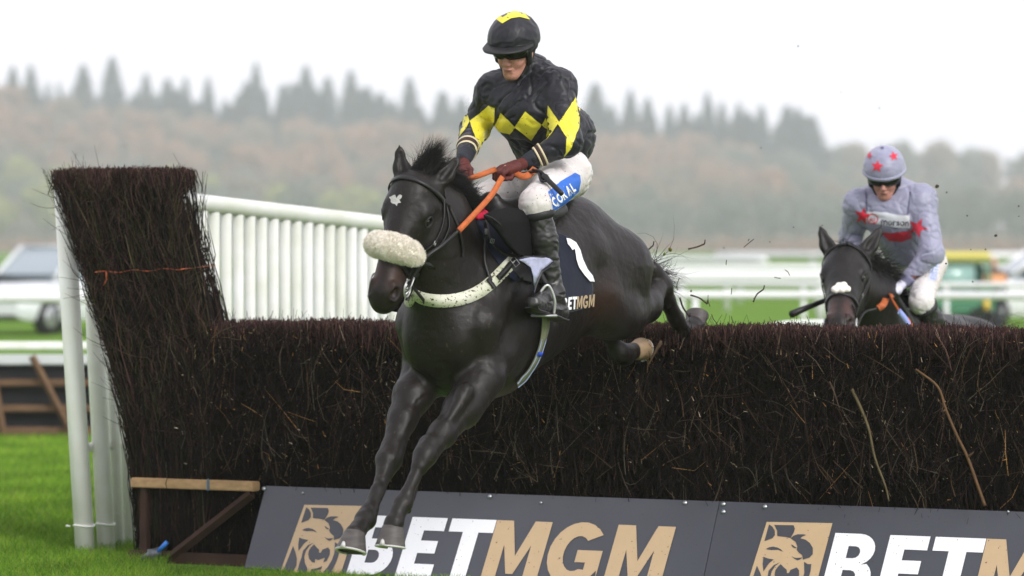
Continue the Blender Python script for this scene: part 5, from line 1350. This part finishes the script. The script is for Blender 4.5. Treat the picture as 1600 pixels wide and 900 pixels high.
def jockey(fr, J, cfg):
    """J: joints in local coordinates"""
    o = None; g = J; k = cfg['k']
    # --- body: one continuous surface (legs, trunk, arms, hands, neck, head)
    allp = [v for v in J.values() if isinstance(v, Vector)]
    lo = Vector((min(p.x for p in allp)-.2, min(p.y for p in allp)-.2, min(p.z for p in allp)-.15)); hi = Vector((max(p.x for p in allp)+.2, max(p.y for p in allp)+.2, max(p.z for p in allp)+.22))
    F = Field(lo, hi, .0075)
    F.cone(g['pelvis'], g['waist'], .12, .11, .05, 1.2); F.cone(g['waist'], g['chest'], .11, .13, .05, 1.2); F.cone(g['chest'], g['neck'], .10, .055, .05)
    F.cone(g['neck'], g['skull'], .055, .06, .03)
    for s in 'LR':
        F.cone(g['chest'], g['sh'+s], .09, .06, .05); F.cone(g['sh'+s], g['el'+s], .052, .040, .02); F.cone(g['el'+s], g['wr'+s], .040, .025, .02)
        F.cone(g['pelvis'], g['hip'+s], .11, .10, .04); F.cone(g['hip'+s], g['kn'+s], .092, .056, .03); F.cone(g['kn'+s], g['an'+s], .052, .034, .02); F.cone(g['an'+s], g['toe'+s], .032, .024, .02); F.cone(g['an'+s], g['heel'+s], .033, .025, .02)
        d = (g['ha'+s]-g['wr'+s]); fist(F, g['ha'+s], g['hf'+s], g['hu'+s], 1 if s == 'R' else -1, -.0015); F.cone(g['wr'+s], g['ha'+s], .025, .022, .02)
    V, Q = F.mesh(); body = add_mesh('person', V, Q, m_skin); body.location = fr.O; body.rotation_euler = (0, 0, fr.rz); tag(body, cfg['label'], 'person')
    # head in finer detail, same object
    hc = g['skull']; F = Field(hc-Vector((.17, .17, .2)), hc+Vector((.17, .17, .17)), .0035); pf, ax = face_sdf(F, hc, g['face'], g['up'], k); F.cone(hc-ax[1]*.05-ax[0]*.02, g['neck'], .055, .055, .03)
    V2, Q2 = F.mesh()
    m2 = bpy.data.meshes.new('h'); 
    allV = np.vstack([V, V2]); allQ = np.vstack([Q, Q2+len(V)]); old = body.data
    nb = add_mesh('person', allV, allQ, [m_skin, cfg['lip']]); me = nb.data; bpy.data.objects.remove(nb); body.data = me; bpy.data.meshes.remove(m2)
    # lips tint
    ctr = np.array(pf(.088, 0, -.070)); fm = np.zeros(len(allQ), int); cc = allV[allQ].mean(1); dd = cc-ctr; fm[((dd@np.array(ax[2])/(.019*k))**2+(dd@np.array(ax[1])/(.008*k))**2 < 1) & (dd@np.array(ax[0]) > -.012)] = 1
    me.polygons.foreach_set('material_index', fm.astype(np.int32))
    def cloth(name, F, mats, amp, sc, parent=body, decals=(), aniso=(1, 1, 1), seed=0., fine=.0):
        V, Q = F.mesh(); V, Q = biggest(V, Q); N_ = vnormals(V, Q); V = creases(V, N_, amp, sc, seed, aniso) if name in ('silks', 'breeches') else wrinkle(V, N_, amp, sc, seed, True, aniso)
        if fine: V = wrinkle(V, N_, fine, sc*2.7, seed+5, True, aniso)
        W = npw(fr, V); bv = bvh_of(W, Q); fm = np.zeros(len(Q), int)
        Vs = [tuple(v) for v in W.tolist()]; Fs = [tuple(int(i) for i in q) for q in Q]; fm = [0]*len(Fs)
        for (V2, F2, off, mi) in decals:
            Pp, Ff = drape(bv, V2, F2, off); b0 = len(Vs); Vs += [tuple(p) for p in Pp]; Fs += [tuple(i+b0 for i in f) for f in Ff]; fm += [mi]*len(Ff)
        return add_mesh(name, Vs, Fs, mats, parent, fmat=fm), bv
    # --- breeches
    F = Field(Vector((lo.x, lo.y, min(g['knL'].z, g['knR'].z)-.16)), Vector((hi.x, hi.y, g['waist'].z+.1)), .008)
    F.cone(g['pelvis'], g['waist'], .145, .125, .06, 1.15)
    for s in 'LR': lf = cfg.get('leg', 1); F.cone(g['pelvis'], g['hip'+s], .135*lf, .125*lf, .05); F.cone(g['hip'+s], g['kn'+s], .120*lf, .082*lf, .03); F.cone(g['kn'+s], g['kn'+s].lerp(g['an'+s], .13), .078*lf, .066, .03)
    cloth('breeches', F, cfg['breech_mats'], .006, 7, decals=cfg.get('breech_decals', ()), seed=2, fine=.002)
    # --- silks
    F = Field(Vector((lo.x, lo.y, g['pelvis'].z-.08)), Vector((hi.x, hi.y, max(g['shL'].z, g['shR'].z)+.18)), .0078)
    w2 = g['waist'].lerp(g['pelvis'], cfg.get('hem', .35))
    F.cone(w2, g['chest'], .140, .160, .06, 1.18); F.cone(g['chest'], g['neck']-(g['neck']-g['chest'])*.15, .15, .078, .06, 1.15)
    if 'back' in g: F.cone(g['back'], g['chest'], .155, .14, .08)
    for s in 'LR': F.cone(g['neck']-Vector((.03, 0, .02)), g['sh'+s], .092, .082, .07)
    for s in 'LR':
        F.cone(g['chest'].lerp(g['sh'+s], .4), g['sh'+s], .115, .080, .06); F.cone(g['sh'+s], g['el'+s], .082, .074, .035); F.cone(g['el'+s], g['el'+s].lerp(g['wr'+s], .80), .070, .044, .03)
    F.cone(g['neck'].lerp(g['skull'], .15), g['neck'].lerp(g['skull'], .34), .078, .070, .02)
    sl, bvs = cloth('silks', F, cfg['silk_mats'], cfg.get('fold', .0100), 6.5, decals=cfg.get('silk_decals', ()), seed=cfg['seed'], fine=.0030)
    # cuffs
    for s in 'LR':
        a_, b_ = g['el'+s], g['wr'+s]; ax_ = (b_-a_).normalized()
        b = MB(); b.tube([fr.W(a_.lerp(b_, t)) for t in (.76, .82, .9, .97, 1.05)], [.047, .045, .042, .039, .036], 20); b.build('cuff', cfg['cuff'], body)
        if cfg.get('stripes'):
            for t in (.58, .70): b = MB(); b.tube([fr.W(a_.lerp(b_, t)), fr.W(a_.lerp(b_, t+.04))], [.0600-.006*(t-.58)/.12, .0590-.006*(t-.58)/.12], 24); b.build('cuff_stripe', cfg['stripes'], body)
            b = MB(); b.tube([fr.W(a_.lerp(b_, .625)), fr.W(a_.lerp(b_, .695))], [.0585, .0540], 24); b.build('cuff_band', cfg['brown'], body)
    # gloves
    for s in 'LR':
        c = g['ha'+s]; F = Field(c-Vector((.13, .13, .13)), c+Vector((.13, .13, .13)), .0038); fist(F, c, g['hf'+s], g['hu'+s], 1 if s == 'R' else -1, .0015, sc=1.06); F.cone(g['wr'+s], c-Vector(g['hf'+s]).normalized()*.04, .030, .028, .02)
        cloth('glove', F, [cfg['glove']], .0012, 30, seed=4)
    # boots
    for s in 'LR':
        F = Field(Vector(map(min, g['kn'+s], g['an'+s], g['toe'+s], g['heel'+s]))-Vector((.12,)*3), Vector(map(max, g['kn'+s], g['an'+s], g['toe'+s], g['heel'+s]))+Vector((.12,)*3), .006)
        a_, b_ = g['kn'+s], g['an'+s]; F.cone(a_.lerp(b_, .10), a_.lerp(b_, .40), .066, .064, .02); F.cone(a_.lerp(b_, .40), b_, .064, .043, .03); F.cone(b_, g['heel'+s], .042, .036, .02); F.cone(b_, g['toe'+s], .045, .032, .03, .9); F.cone(g['heel'+s], g['toe'+s], .034, .032, .02)
        cloth('boot', F, [cfg['boot']], .0035, 14, seed=7, aniso=(1, 1, 2.2), fine=.001)
        b = MB(); b.tube([fr.W(a_.lerp(b_, t)) for t in (.07, .10, .16, .18)], [.070, .084, .080, .066], 24); b.build('boot_band', cfg['rim'], body)
        so = MB(); hd = (g['toe'+s]-g['heel'+s]).normalized(); dn = (g['heel'+s]-g['an'+s]); dn = (dn-hd*dn.dot(hd)).normalized()
        pts = [g['heel'+s]-hd*.03+dn*.034, g['heel'+s]+dn*.036, g['heel'+s].lerp(g['toe'+s], .5)+dn*.030, g['toe'+s]+dn*.032, g['toe'+s]+hd*.03+dn*.02]
        Cw = [fr.W(p) for p in pts]; so.ribbon(catmull(Cw, 3), [fr.M.to_3x3() @ dn]*13, .068, .008); so.build('boot_sole', m_leather, body)
    # --- helmet with cap silk
    f, u, s_ = ax
    def ph(x, y, z): return hc+(f*x+s_*y+u*z)*k
    rot = [tuple(f), tuple(s_), tuple(u)]
    F = Field(hc-Vector((.22, .22, .2)), hc+Vector((.22, .22, .22)), .005)
    F.ell(ph(-.010, 0, .052), [.143*k, .118*k, .122*k], rot, .02)
    F.ell(ph(.0, 0, -.075), [.20*k, .2*k, (.110+cfg.get('rimz', 0))*k], rot, .006, True)
    F.ell(ph(.0, 0, .01), [.098*k, .078*k, .09*k], rot, .004, True)
    cloth('helmet', F, cfg['helmet_mats'], .0022, 16, decals=cfg.get('helmet_decals', ()), seed=9)
    # elastic rim, peak, harness, goggles
    b = MB()
    def rimp(a, dz=0., q=1.): return fr.W(ph(-.008+.134*q*math.cos(a), .112*q*math.sin(a), .034+cfg.get('rimz', 0)+dz+.002*math.cos(a)))
    b.tube([rimp(a) for a in np.linspace(0, 6.283, 41)[:-1]], .008, 8, closed=True); b.build('helmet_rim', cfg['rim'], body)
    if cfg.get('peak'):
        V = []; Fc = []; n = 17
        for i in range(n):
            a = R(-78+156*i/(n-1)); ext = .075*max(math.cos(a*1.02), 0)**.75
            for j in range(5):
                t = j/4; x = -.006+.134*math.cos(a)+t*ext*math.cos(a*.5); y = .114*math.sin(a)+t*ext*math.sin(a)*.35; z = .052-.004*t-.004*t*t-.010*(math.sin(a)**2)*t
                V.append(fr.W(ph(x, y, z)))
        for i in range(n-1):
            for j in range(4): Fc.append((i*5+j, i*5+j+1, i*5+5+j+1, i*5+5+j))
        pk = add_mesh('peak', V, Fc, cfg['rim'], body); md = pk.modifiers.new('thickness', 'SOLIDIFY'); md.thickness = .008
    # padded harness round the ears and chin
    F = Field(hc-Vector((.17, .17, .2)), hc+Vector((.17, .17, .12)), .005)
    for q in (-1, 1):
        F.cone(ph(.02, q*.084, .02), ph(.012, q*.080, -.05), .017, .014, .01); F.cone(ph(-.05, q*.082, .02), ph(-.01, q*.078, -.05), .014, .013, .01); F.cone(ph(.0, q*.078, -.05), ph(.035, q*.045, -.112), .011, .008, .01)
    F.cone(ph(.035, -.045, -.112), ph(.035, .045, -.112), .008, .008, .008); F.cone(ph(-.06, -.06, .0), ph(-.085, 0, -.03), .02, .02, .01); F.cone(ph(-.06, .06, .0), ph(-.085, 0, -.03), .02, .02, .01)
    V, Q = F.mesh(); add_mesh('chin_harness', npw(fr, V), Q, cfg['rim'], body)
    # goggles: wraparound lens and frame
    V = []; Fc = []; n = 19
    for i in range(n):
        a = R(-72+144*i/(n-1)); h0 = .0245-.004*abs(math.sin(a)); nosecut = .010*math.exp(-(a/.16)**2)
        for j in range(5):
            t = j/4; z = .010+cfg.get('gz', 0)+.002*math.cos(a)+h0*(1-2*t)+(nosecut if j == 4 else 0); bul = .006*math.sin(t*math.pi)
            V.append(fr.W(ph((.098+bul)*math.cos(a)**.8 if math.cos(a) > 0 else 0, (.086+bul)*math.sin(a), z)))
    for i in range(n-1):
        for j in range(4): Fc.append((i*5+j, i*5+5+j, i*5+5+j+1, i*5+j+1))
    gl = add_mesh('goggles', V, Fc, m_gog, body); md = gl.modifiers.new('thickness', 'SOLIDIFY'); md.thickness = .006
    b = MB(); edge = [V[i*5] for i in range(n)]+[V[(n-1)*5+j] for j in (1, 2, 3)]+[V[i*5+4] for i in range(n-1, -1, -1)]+[V[j] for j in (3, 2, 1)]
    b.tube([Vector(v) for v in edge], .0042, 6, closed=True); fm_ = b.build('goggle_frame', cfg['rim']); fm_.data.transform(Matrix.LocRotScale(body.location, body.rotation_euler, None).inverted()); fm_.parent = gl
    for q in (-1, 1):
        b = MB(); C = catmull([fr.W(ph(.030, q*.090, .004)), fr.W(ph(-.03, q*.100, .016)), fr.W(ph(-.08, q*.085, .03)), fr.W(ph(-.12, q*.05, .04))], 4); b.ribbon(C, [(fr.M.to_3x3() @ s_)*q]*len(C), .024*k, .004); b.build('goggle_strap', cfg['rim'], body)
    if cfg.get('badge'):
        b = MB(); c = fr.W(ph(.056, .0775, .006)); nn = (fr.M.to_3x3() @ (f*.55+s_*.85)).normalized(); uu = (fr.M.to_3x3() @ u); vv = uu.cross(nn)
        b.tube([c+nn*.004+(uu*math.cos(a)+vv*math.sin(a))*.0085 for a in np.linspace(0, 6.283, 17)[:-1]], .0016, 5, closed=True); b.tube([c+nn*.004+uu*.005, c+nn*.004-uu*.005], .0016, 5); b.build('goggle_badge', mat('brass_badge', (.45, .33, .14), .4, .5, metal=.6), body)
    return body, ph, ax, bvs
m_gog = mat('smoked_goggle_lens', (.006, .005, .005), .18, .35)
lip = mat('lips', (.36, .15, .13), .5, .4)
# ---------- jockey A
m_silkb = mat('black_silk', (.012, .012, .018), .46, .32, bump=.7, bscale=14, var=.3, vscale=7, sheen=.08, stretch=(1, 1, .5))
m_silky = mat('yellow_silk', (.72, .64, .05), .42, .4, bump=.8, bscale=16, var=.10, vscale=7, mud=.2)
m_brW = mat('white_breeches', (.66, .65, .64), .6, .3, bump=.25, bscale=18, var=.12, vscale=6, mud=.2, dark=(.55, .50, .48))
m_coral = mat('blue_panel', (.02, .13, .55), .6, .3); m_prw = mat('white_letters', (.8, .8, .82), .6, .3)
m_glove = mat('maroon_glove', (.105, .022, .018), .65, .3, bump=.2, bscale=120, var=.3, vscale=30)
m_boot = mat('boot_leather', (.022, .021, .021), .36, .5, bump=.15, bscale=30, var=.3, vscale=10, mud=.15)
m_cuff = mat('dark_cuff', (.018, .020, .028), .7, .3, bump=.3, bscale=60); m_cream = mat('cream_stripe', (.60, .52, .34), .7, .2); m_brown = mat('brown_band', (.05, .030, .025), .7, .2)
def D(poly, off, mi, maxe=5):
    V2, F2 = poly2d([poly], maxe); return (V2, F2, off, mi)
def Tx(s, x, y, h, ang, off, mi, sx=1., maxe=3, bold=.02, shear=0.):
    V2, F2 = text2d(s, bold); ca, sa = math.cos(R(ang)), math.sin(R(ang)); out = []
    for a, b_ in V2: a = a*h*sx+shear*b_*h; b_ = b_*h; out.append((x+a*ca+b_*sa, y+a*sa-b_*ca))
    V2, F2 = refine2d(out, F2, maxe); return (V2, F2, off, mi)
kk = P
JA = dict(pelvis=kk(868, 262, .0), waist=kk(850, 222, 0), chest=kk(826, 168, 0), neck=kk(826, 112, 0), skull=kk(803, 78, .0), shL=kk(872, 136, .175), shR=kk(772, 142, -.175),
          elL=kk(886, 222, .30), wrL=kk(822, 254, .13), haL=kk(792, 266, .09), elR=kk(742, 200, -.30), wrR=kk(724, 250, -.14), haR=kk(722, 272, -.11),
          hipL=kk(886, 272, .13), hipR=kk(846, 272, -.13), knL=kk(838, 318, .30), knR=kk(752, 316, -.24), anL=kk(866, 458, .36), toeL=kk(834, 474, .40), heelL=kk(876, 488, .36))
JA['skull'] = JA['neck']+(JA['skull']-JA['neck'])*1.0
for n_ in ('an', 'toe', 'heel'):
    q = JA[n_+'L']; JA[n_+'R'] = Vector((q.x, -q.y, q.z))
JA['back'] = kk(884, 212, .06)
Mi3 = fa.Mi.to_3x3()
JA['face'] = Mi3 @ Vector((-.40, -.88, -.34)); JA['up'] = Mi3 @ Vector((-.04, -.25, .97))
JA['hfL'] = Mi3 @ Vector((-.80, -.45, -.35)); JA['huL'] = Mi3 @ Vector((-.30, -.35, .88)); JA['hfR'] = Mi3 @ Vector((-.10, -.65, -.75)); JA['huR'] = Mi3 @ Vector((-.75, -.5, .42))
dia = [D([(774, 196), (783, 176), (806, 199), (797, 209), (777, 205)], .0042, 1), D([(804, 198), (821, 174), (846, 195), (830, 219)], .0042, 1), D([(846, 195), (853, 184), (860, 204), (852, 200)], .0042, 1),
       D([(734, 190), (764, 165), (774, 168), (773, 190), (762, 222), (742, 256), (746, 228), (737, 200)], .0042, 1), D([(729, 170), (734, 190), (728, 202), (718, 214), (724, 190)], .0042, 1),
       D([(857, 165), (874, 191), (862, 210), (853, 220), (855, 195)], .0042, 1), D([(902, 146), (906, 165), (904, 200), (892, 232), (876, 252), (884, 238), (885, 215), (872, 194), (888, 170)], .0042, 1)]
but = [D([(821+2.4*math.cos(a), y+2.4*math.sin(a)) for a in np.linspace(0, 6.28, 9)[:-1]], .006, 1) for y in (183, 208)]
coral = [D([(856, 300), (876, 283), (898, 270), (906, 274), (907, 284), (904, 299), (884, 318), (864, 330), (862, 314)], .0025, 1)]
coral += [Tx(c, x, y, 14, -38, .0045, 2, sx=.58, bold=.035, shear=.15) for c, x, y in (('C', 866, 324), ('O', 873, 318), ('R', 880.5, 312), ('A', 887.5, 306), ('L', 895, 300))]
capd = [D([(772, 28), (786, 18), (800, 14), (816, 18), (828, 31), (812, 27), (799, 29), (785, 37)], .003, 1)]
lgt = [D([(832+1*math.cos(a), 17+1*math.sin(a)) for a in np.linspace(0, 6.28, 7)[:-1]], .002, 1)]
cfgA = dict(gz=-.004, rimz=.016, k=1.07, label='jockey in black silks with yellow diamonds and black cap crouching on the jumping horse', lip=lip, silk_mats=[m_silkb, m_silky], silk_decals=dia+but, breech_mats=[m_brW, m_coral, m_prw], breech_decals=coral, seed=1.0,
            cuff=m_cuff, stripes=m_cream, brown=m_brown, glove=m_glove, boot=m_boot, helmet_mats=[m_silkb, m_silky], helmet_decals=capd, rim=mat('black_harness', (.010, .010, .011), .55, .4), peak=True, badge=True, hem=.45)
jA, phA, axA, bvsA = jockey(fa, JA, cfgA)
b = MB(); c = fa.W(phA(-.01, 0, .160)); b.tube([c-Vector((0, 0, .004)), c+Vector((0, 0, .004))], [.012, .008], 10); b.build('cap_button', m_silky, jA)
# stirrup iron and leather
st = empty('stirrup', fa.W(JA['toeL']), 0, 'steel stirrup iron under the black and yellow jockey\'s left boot', 'stirrup')
tw = fa.W(JA['toeL'].lerp(JA['heelL'], .38)); top = tw+Vector((.015, -.02, .105)); b = MB()
C = catmull([tw+Vector((-.045, -.03, -.035)), tw+Vector((-.036, -.03, .035)), top, tw+Vector((.050, .0, .035)), tw+Vector((.048, .01, -.035))], 6); b.tube(C, .0075, 8); b.box(tw+Vector((0, -.01, -.043)), (.13, .06, .012), bev=.004); b.build('iron', m_metal, st)
b = MB(); C = [top, at(846, 430, top.y+.02), at(838, 405, top.y+.05)]; b.ribbon(catmull(C, 4), [Vector((.3, -1, 0))]*9, .022, .006); b.build('stirrup_leather', m_leather, st)
# whip held back from the left hand
wh = empty('whip', fa.W(JA['haL']), 0, 'short black whip with knotted handle held across the white breeches', 'whip')
b = MB(); y0 = fa.W(JA['haL']).y; C = catmull([at(812, 272, y0), at(838, 268, y0-.06), at(850, 276, y0-.12), at(862, 287, y0-.17), at(878, 303, y0-.22)], 6)
n_ = len(C); b.tube(C, [.008+.005*(i > n_*.45)+.006*math.exp(-((i-n_*.52)/1.6)**2) for i in range(n_)], 10); b.build('handle', m_leather, wh)
b = MB(); C = catmull([at(832, 265, y0-.05), at(845, 268, y0-.1), at(855, 280, y0-.15), at(846, 283, y0-.14), at(842, 270, y0-.1)], 5); b.tube(C, .0065, 8); b.build('loop', m_leather, wh)

# ---------- jockey B
m_silkg = mat('grey_lilac_silk', (.29, .29, .40), .42, .4, bump=.8, bscale=16, var=.18, vscale=7, sheen=.15)
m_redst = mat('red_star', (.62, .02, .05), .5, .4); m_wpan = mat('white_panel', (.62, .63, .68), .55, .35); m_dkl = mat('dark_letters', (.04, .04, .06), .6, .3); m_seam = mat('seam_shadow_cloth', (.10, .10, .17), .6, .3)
m_glw = mat('white_glove', (.62, .62, .72), .65, .3, bump=.2, bscale=100)
kb = PB
JB = dict(pelvis=kb(1430, 410, .0), waist=kb(1412, 372, 0), chest=kb(1396, 330, 0), neck=kb(1394, 298, 0), skull=kb(1382, 275, .0), shL=kb(1440, 312, .18), shR=kb(1342, 318, -.18),
          elL=kb(1456, 396, .28), wrL=kb(1412, 442, .12), haL=kb(1391, 456, .09), elR=kb(1330, 372, -.30), wrR=kb(1345, 428, -.14), haR=kb(1356, 452, -.10),
          hipL=kb(1452, 412, .13), hipR=kb(1414, 414, -.13), knL=kb(1440, 472, .28), knR=kb(1376, 446, -.26), anL=kb(1484, 545, .36), toeL=kb(1462, 566, .38), heelL=kb(1490, 566, .36))
for n_ in ('an', 'toe', 'heel'):
    q = JB[n_+'L']; JB[n_+'R'] = Vector((q.x, -q.y, q.z))
Mi3 = fb.Mi.to_3x3()
JB['face'] = Mi3 @ Vector((-.16, -.88, -.38)); JB['up'] = Mi3 @ Vector((-.08, -.38, .92))
JB['hfL'] = Mi3 @ Vector((-.75, -.55, -.25)); JB['huL'] = Mi3 @ Vector((-.30, -.45, .84)); JB['hfR'] = Mi3 @ Vector((.1, -.8, -.5)); JB['huR'] = Mi3 @ Vector((-.5, -.4, .7))
sd_ = [D([(1354, 330), (1368, 331), (1384, 332), (1402, 336), (1421, 337), (1422, 356), (1400, 355), (1384, 352), (1372, 350), (1354, 346)], .003, 2), D([(1376, 363), (1395, 364), (1424, 360), (1424, 372), (1408, 378), (1390, 376)], .003, 1),
       Tx('morson', 1377, 350.5, 11, 3, .007, 3, sx=.92, maxe=3, bold=.01), Tx('m', 1359.5, 346, 9.5, 2, .007, 1, sx=.9, bold=.01)]
ring = [(1364+9*math.cos(a), 341.5+8*math.sin(a)) for a in np.linspace(0, 6.283, 21)]; ri = [(1364+7.4*math.cos(a), 341.5+6.5*math.sin(a)) for a in np.linspace(6.283, 0, 21)]
sd_ += [D([ring[i], ring[i+1], ri[19-i], ri[20-i]], .005, 1) for i in range(20)]
sd_ += [D(star2d(1348, 337, 15, 12, .40, .9), .0035, 1), D(star2d(1434, 356, 16, 25, .40, 1.05), .0035, 1)]
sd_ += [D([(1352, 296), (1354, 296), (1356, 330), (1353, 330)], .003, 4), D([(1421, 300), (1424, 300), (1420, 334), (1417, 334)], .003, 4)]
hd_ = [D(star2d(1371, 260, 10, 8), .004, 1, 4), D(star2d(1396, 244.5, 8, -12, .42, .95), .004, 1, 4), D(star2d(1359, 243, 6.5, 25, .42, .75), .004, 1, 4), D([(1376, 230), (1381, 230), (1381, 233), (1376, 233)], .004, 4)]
bd_ = [D([(1450, 440), (1462, 438), (1472, 385), (1461, 380)], .002, 2), Tx('EISTR', 1462, 438, 9, -79, .004, 1, sx=.9, bold=.01)]
cfgB = dict(gz=-.012, leg=.86, fold=.0075, k=1.06, label='jockey in grey-lilac silks with red stars on the second horse', lip=lip, silk_mats=[m_silkg, m_redst, m_wpan, m_dkl, m_seam], silk_decals=sd_, breech_mats=[m_brW, mat('pale_blue_letters', (.30, .36, .58), .6, .3), mat('pale_blue_band', (.55, .60, .78), .6, .3)], breech_decals=bd_, seed=11.0,
            cuff=mat('lilac_cuff', (.22, .22, .34), .6, .3), glove=m_glw, boot=m_boot, helmet_mats=[m_silkg, m_redst, m_wpan, m_dkl, m_seam], helmet_decals=hd_, rim=cfgA['rim'], peak=False, hem=.3)
jB, phB, axB, bvsB = jockey(fb, JB, cfgB)
b = MB(); f, u, s_ = axB; b.tube([fb.W(phB(-.008+.138*math.cos(a), .116*math.sin(a), .036-.006*math.cos(a))) for a in np.linspace(0, 6.283, 41)[:-1]], .011, 8, closed=True); b.build('cap_hem', m_silkg, jB)
for s in 'LR':
    a_, b_ = JB['kn'+s], JB['an'+s]; b = MB(); b.tube([fb.W(a_.lerp(b_, t)) for t in (.12, .18)], [.070, .069], 18); b.build('boot_top_band', m_brW, jB)
wB = empty('whip', at(1260, 482, 22.7), 0, 'thin black whip sticking out left of the second horse\'s muzzle', 'whip')
b = MB(); b.tube([at(1237, 491, 22.6), at(1260, 481, 22.7), at(1290, 469, 22.8), at(1340, 455, fb.W(JB['haR']).y)], [.022, .018, .014, .010], 10); b.build('shaft', m_leather, wB)

# ================================================================ FLYING DEBRIS
def deb(px, py, Y, kind, ln=12, ang=0, label='', c=(.03, .02, .015)):
    p = at(px, py, Y); m = DM[c] if c in DM else DM.setdefault(c, mat('debris_%d' % len(DM), c, .8, .2))
    b = MB()
    if kind == 'twig':
        d = Vector((math.cos(R(ang)), random.uniform(-.3, .3), math.sin(R(ang))))*(ln/FPX*Y/2); w = Vector((-d.z, 0, d.x))*.25*random.uniform(-1, 1)
        r = .0016+.00010*ln; b.tube(catmull([p-d, p+w, p+d], 3), r if ln > 20 else .0022, 5)
        if ln > 22: b.tube([p+d, p+d*1.02+Vector((.003, 0, .022))], r*.8, 5)
        tag(b.build('flying_twig', m), label, 'twig', 'twigs thrown up over the fence')
    else:
        bm = bmesh.new(); bmesh.ops.create_icosphere(bm, subdivisions=2, radius=ln/FPX*Y/2)
        V = [p+v.co*(1+.5*noise.noise(v.co*90+Vector((px, py, 0))))*(1 if i % 1 == 0 else 1) for i, v in enumerate(bm.verts)]; bm.verts.index_update(); F = [[v.index for v in f.verts] for f in bm.faces]; bm.free(); b.add(V, F)
        tag(b.build('mud_clod', m), label, 'mud clod', 'mud clods in the air')
DM = {}
TL = 'thin dark twig in the air between the jumping horse and the second horse'; ML = 'small dark mud clod flying in the air near the second jockey'
deb(1088, 385, 20.2, 'twig', 27, 17, 'thickest bent dark twig flying right of the jumping horse\'s rump', (.06, .03, .02))
for a in ((1070, 480, 34, -62), (1092, 468, 30, -28), (1060, 444, 20, 80), (1185, 462, 26, 50), (1108, 470, 18, -80), (1143, 455, 10, 85), (1135, 410, 8, 85), (1230, 426, 12, -50), (1215, 434, 10, -10), (1012, 393, 26, 48), (1018, 405, 18, -45), (1145, 500, 12, -70), (1048, 510, 14, 80), (1170, 375, 4, 60), (778, 660, 36, 72), (1116, 498, 16, -60), (1170, 380, 20, 40)):
    deb(a[0], a[1], 20.3+random.uniform(-.4, .6), 'twig', a[2], a[3], TL, (.035, .025, .02))
for a in ((1047, 390, 6, (.12, .10, .02)), (1038, 397, 5, (.10, .12, .02))): deb(a[0], a[1], 20.2, 'clod', a[2], 0, 'yellowish leaf scrap in the air just right of the jumping horse\'s rump', a[3])
for a in ((1247, 72, 4), (1464, 291, 9), (1479, 301, 4), (1380+98, 412, 4), (1395, 430, 4), (1408+40, 408, 3), (1511, 337, 4), (1540, 390, 4), (1556, 368, 7), (1592, 322, 4), (1592, 338, 3), (1517, 390, 3), (1405-7, 118, 0), (1374, 169, 3), (1314, 144, 3), (1189, 231, 3), (1203, 378, 3), (1285, 352, 3), (1520, 440, 4), (1528, 422, 3), (1080, 455, 5), (1131, 387, 3), (1178, 466, 3), (890+350, 355, 3), (995+305, 402, 3)):
    if a[2]: deb(a[0], a[1], 20.8+random.uniform(-.6, 2.5), 'clod', a[2]*.7, 0, ML, (.07, .052, .038))
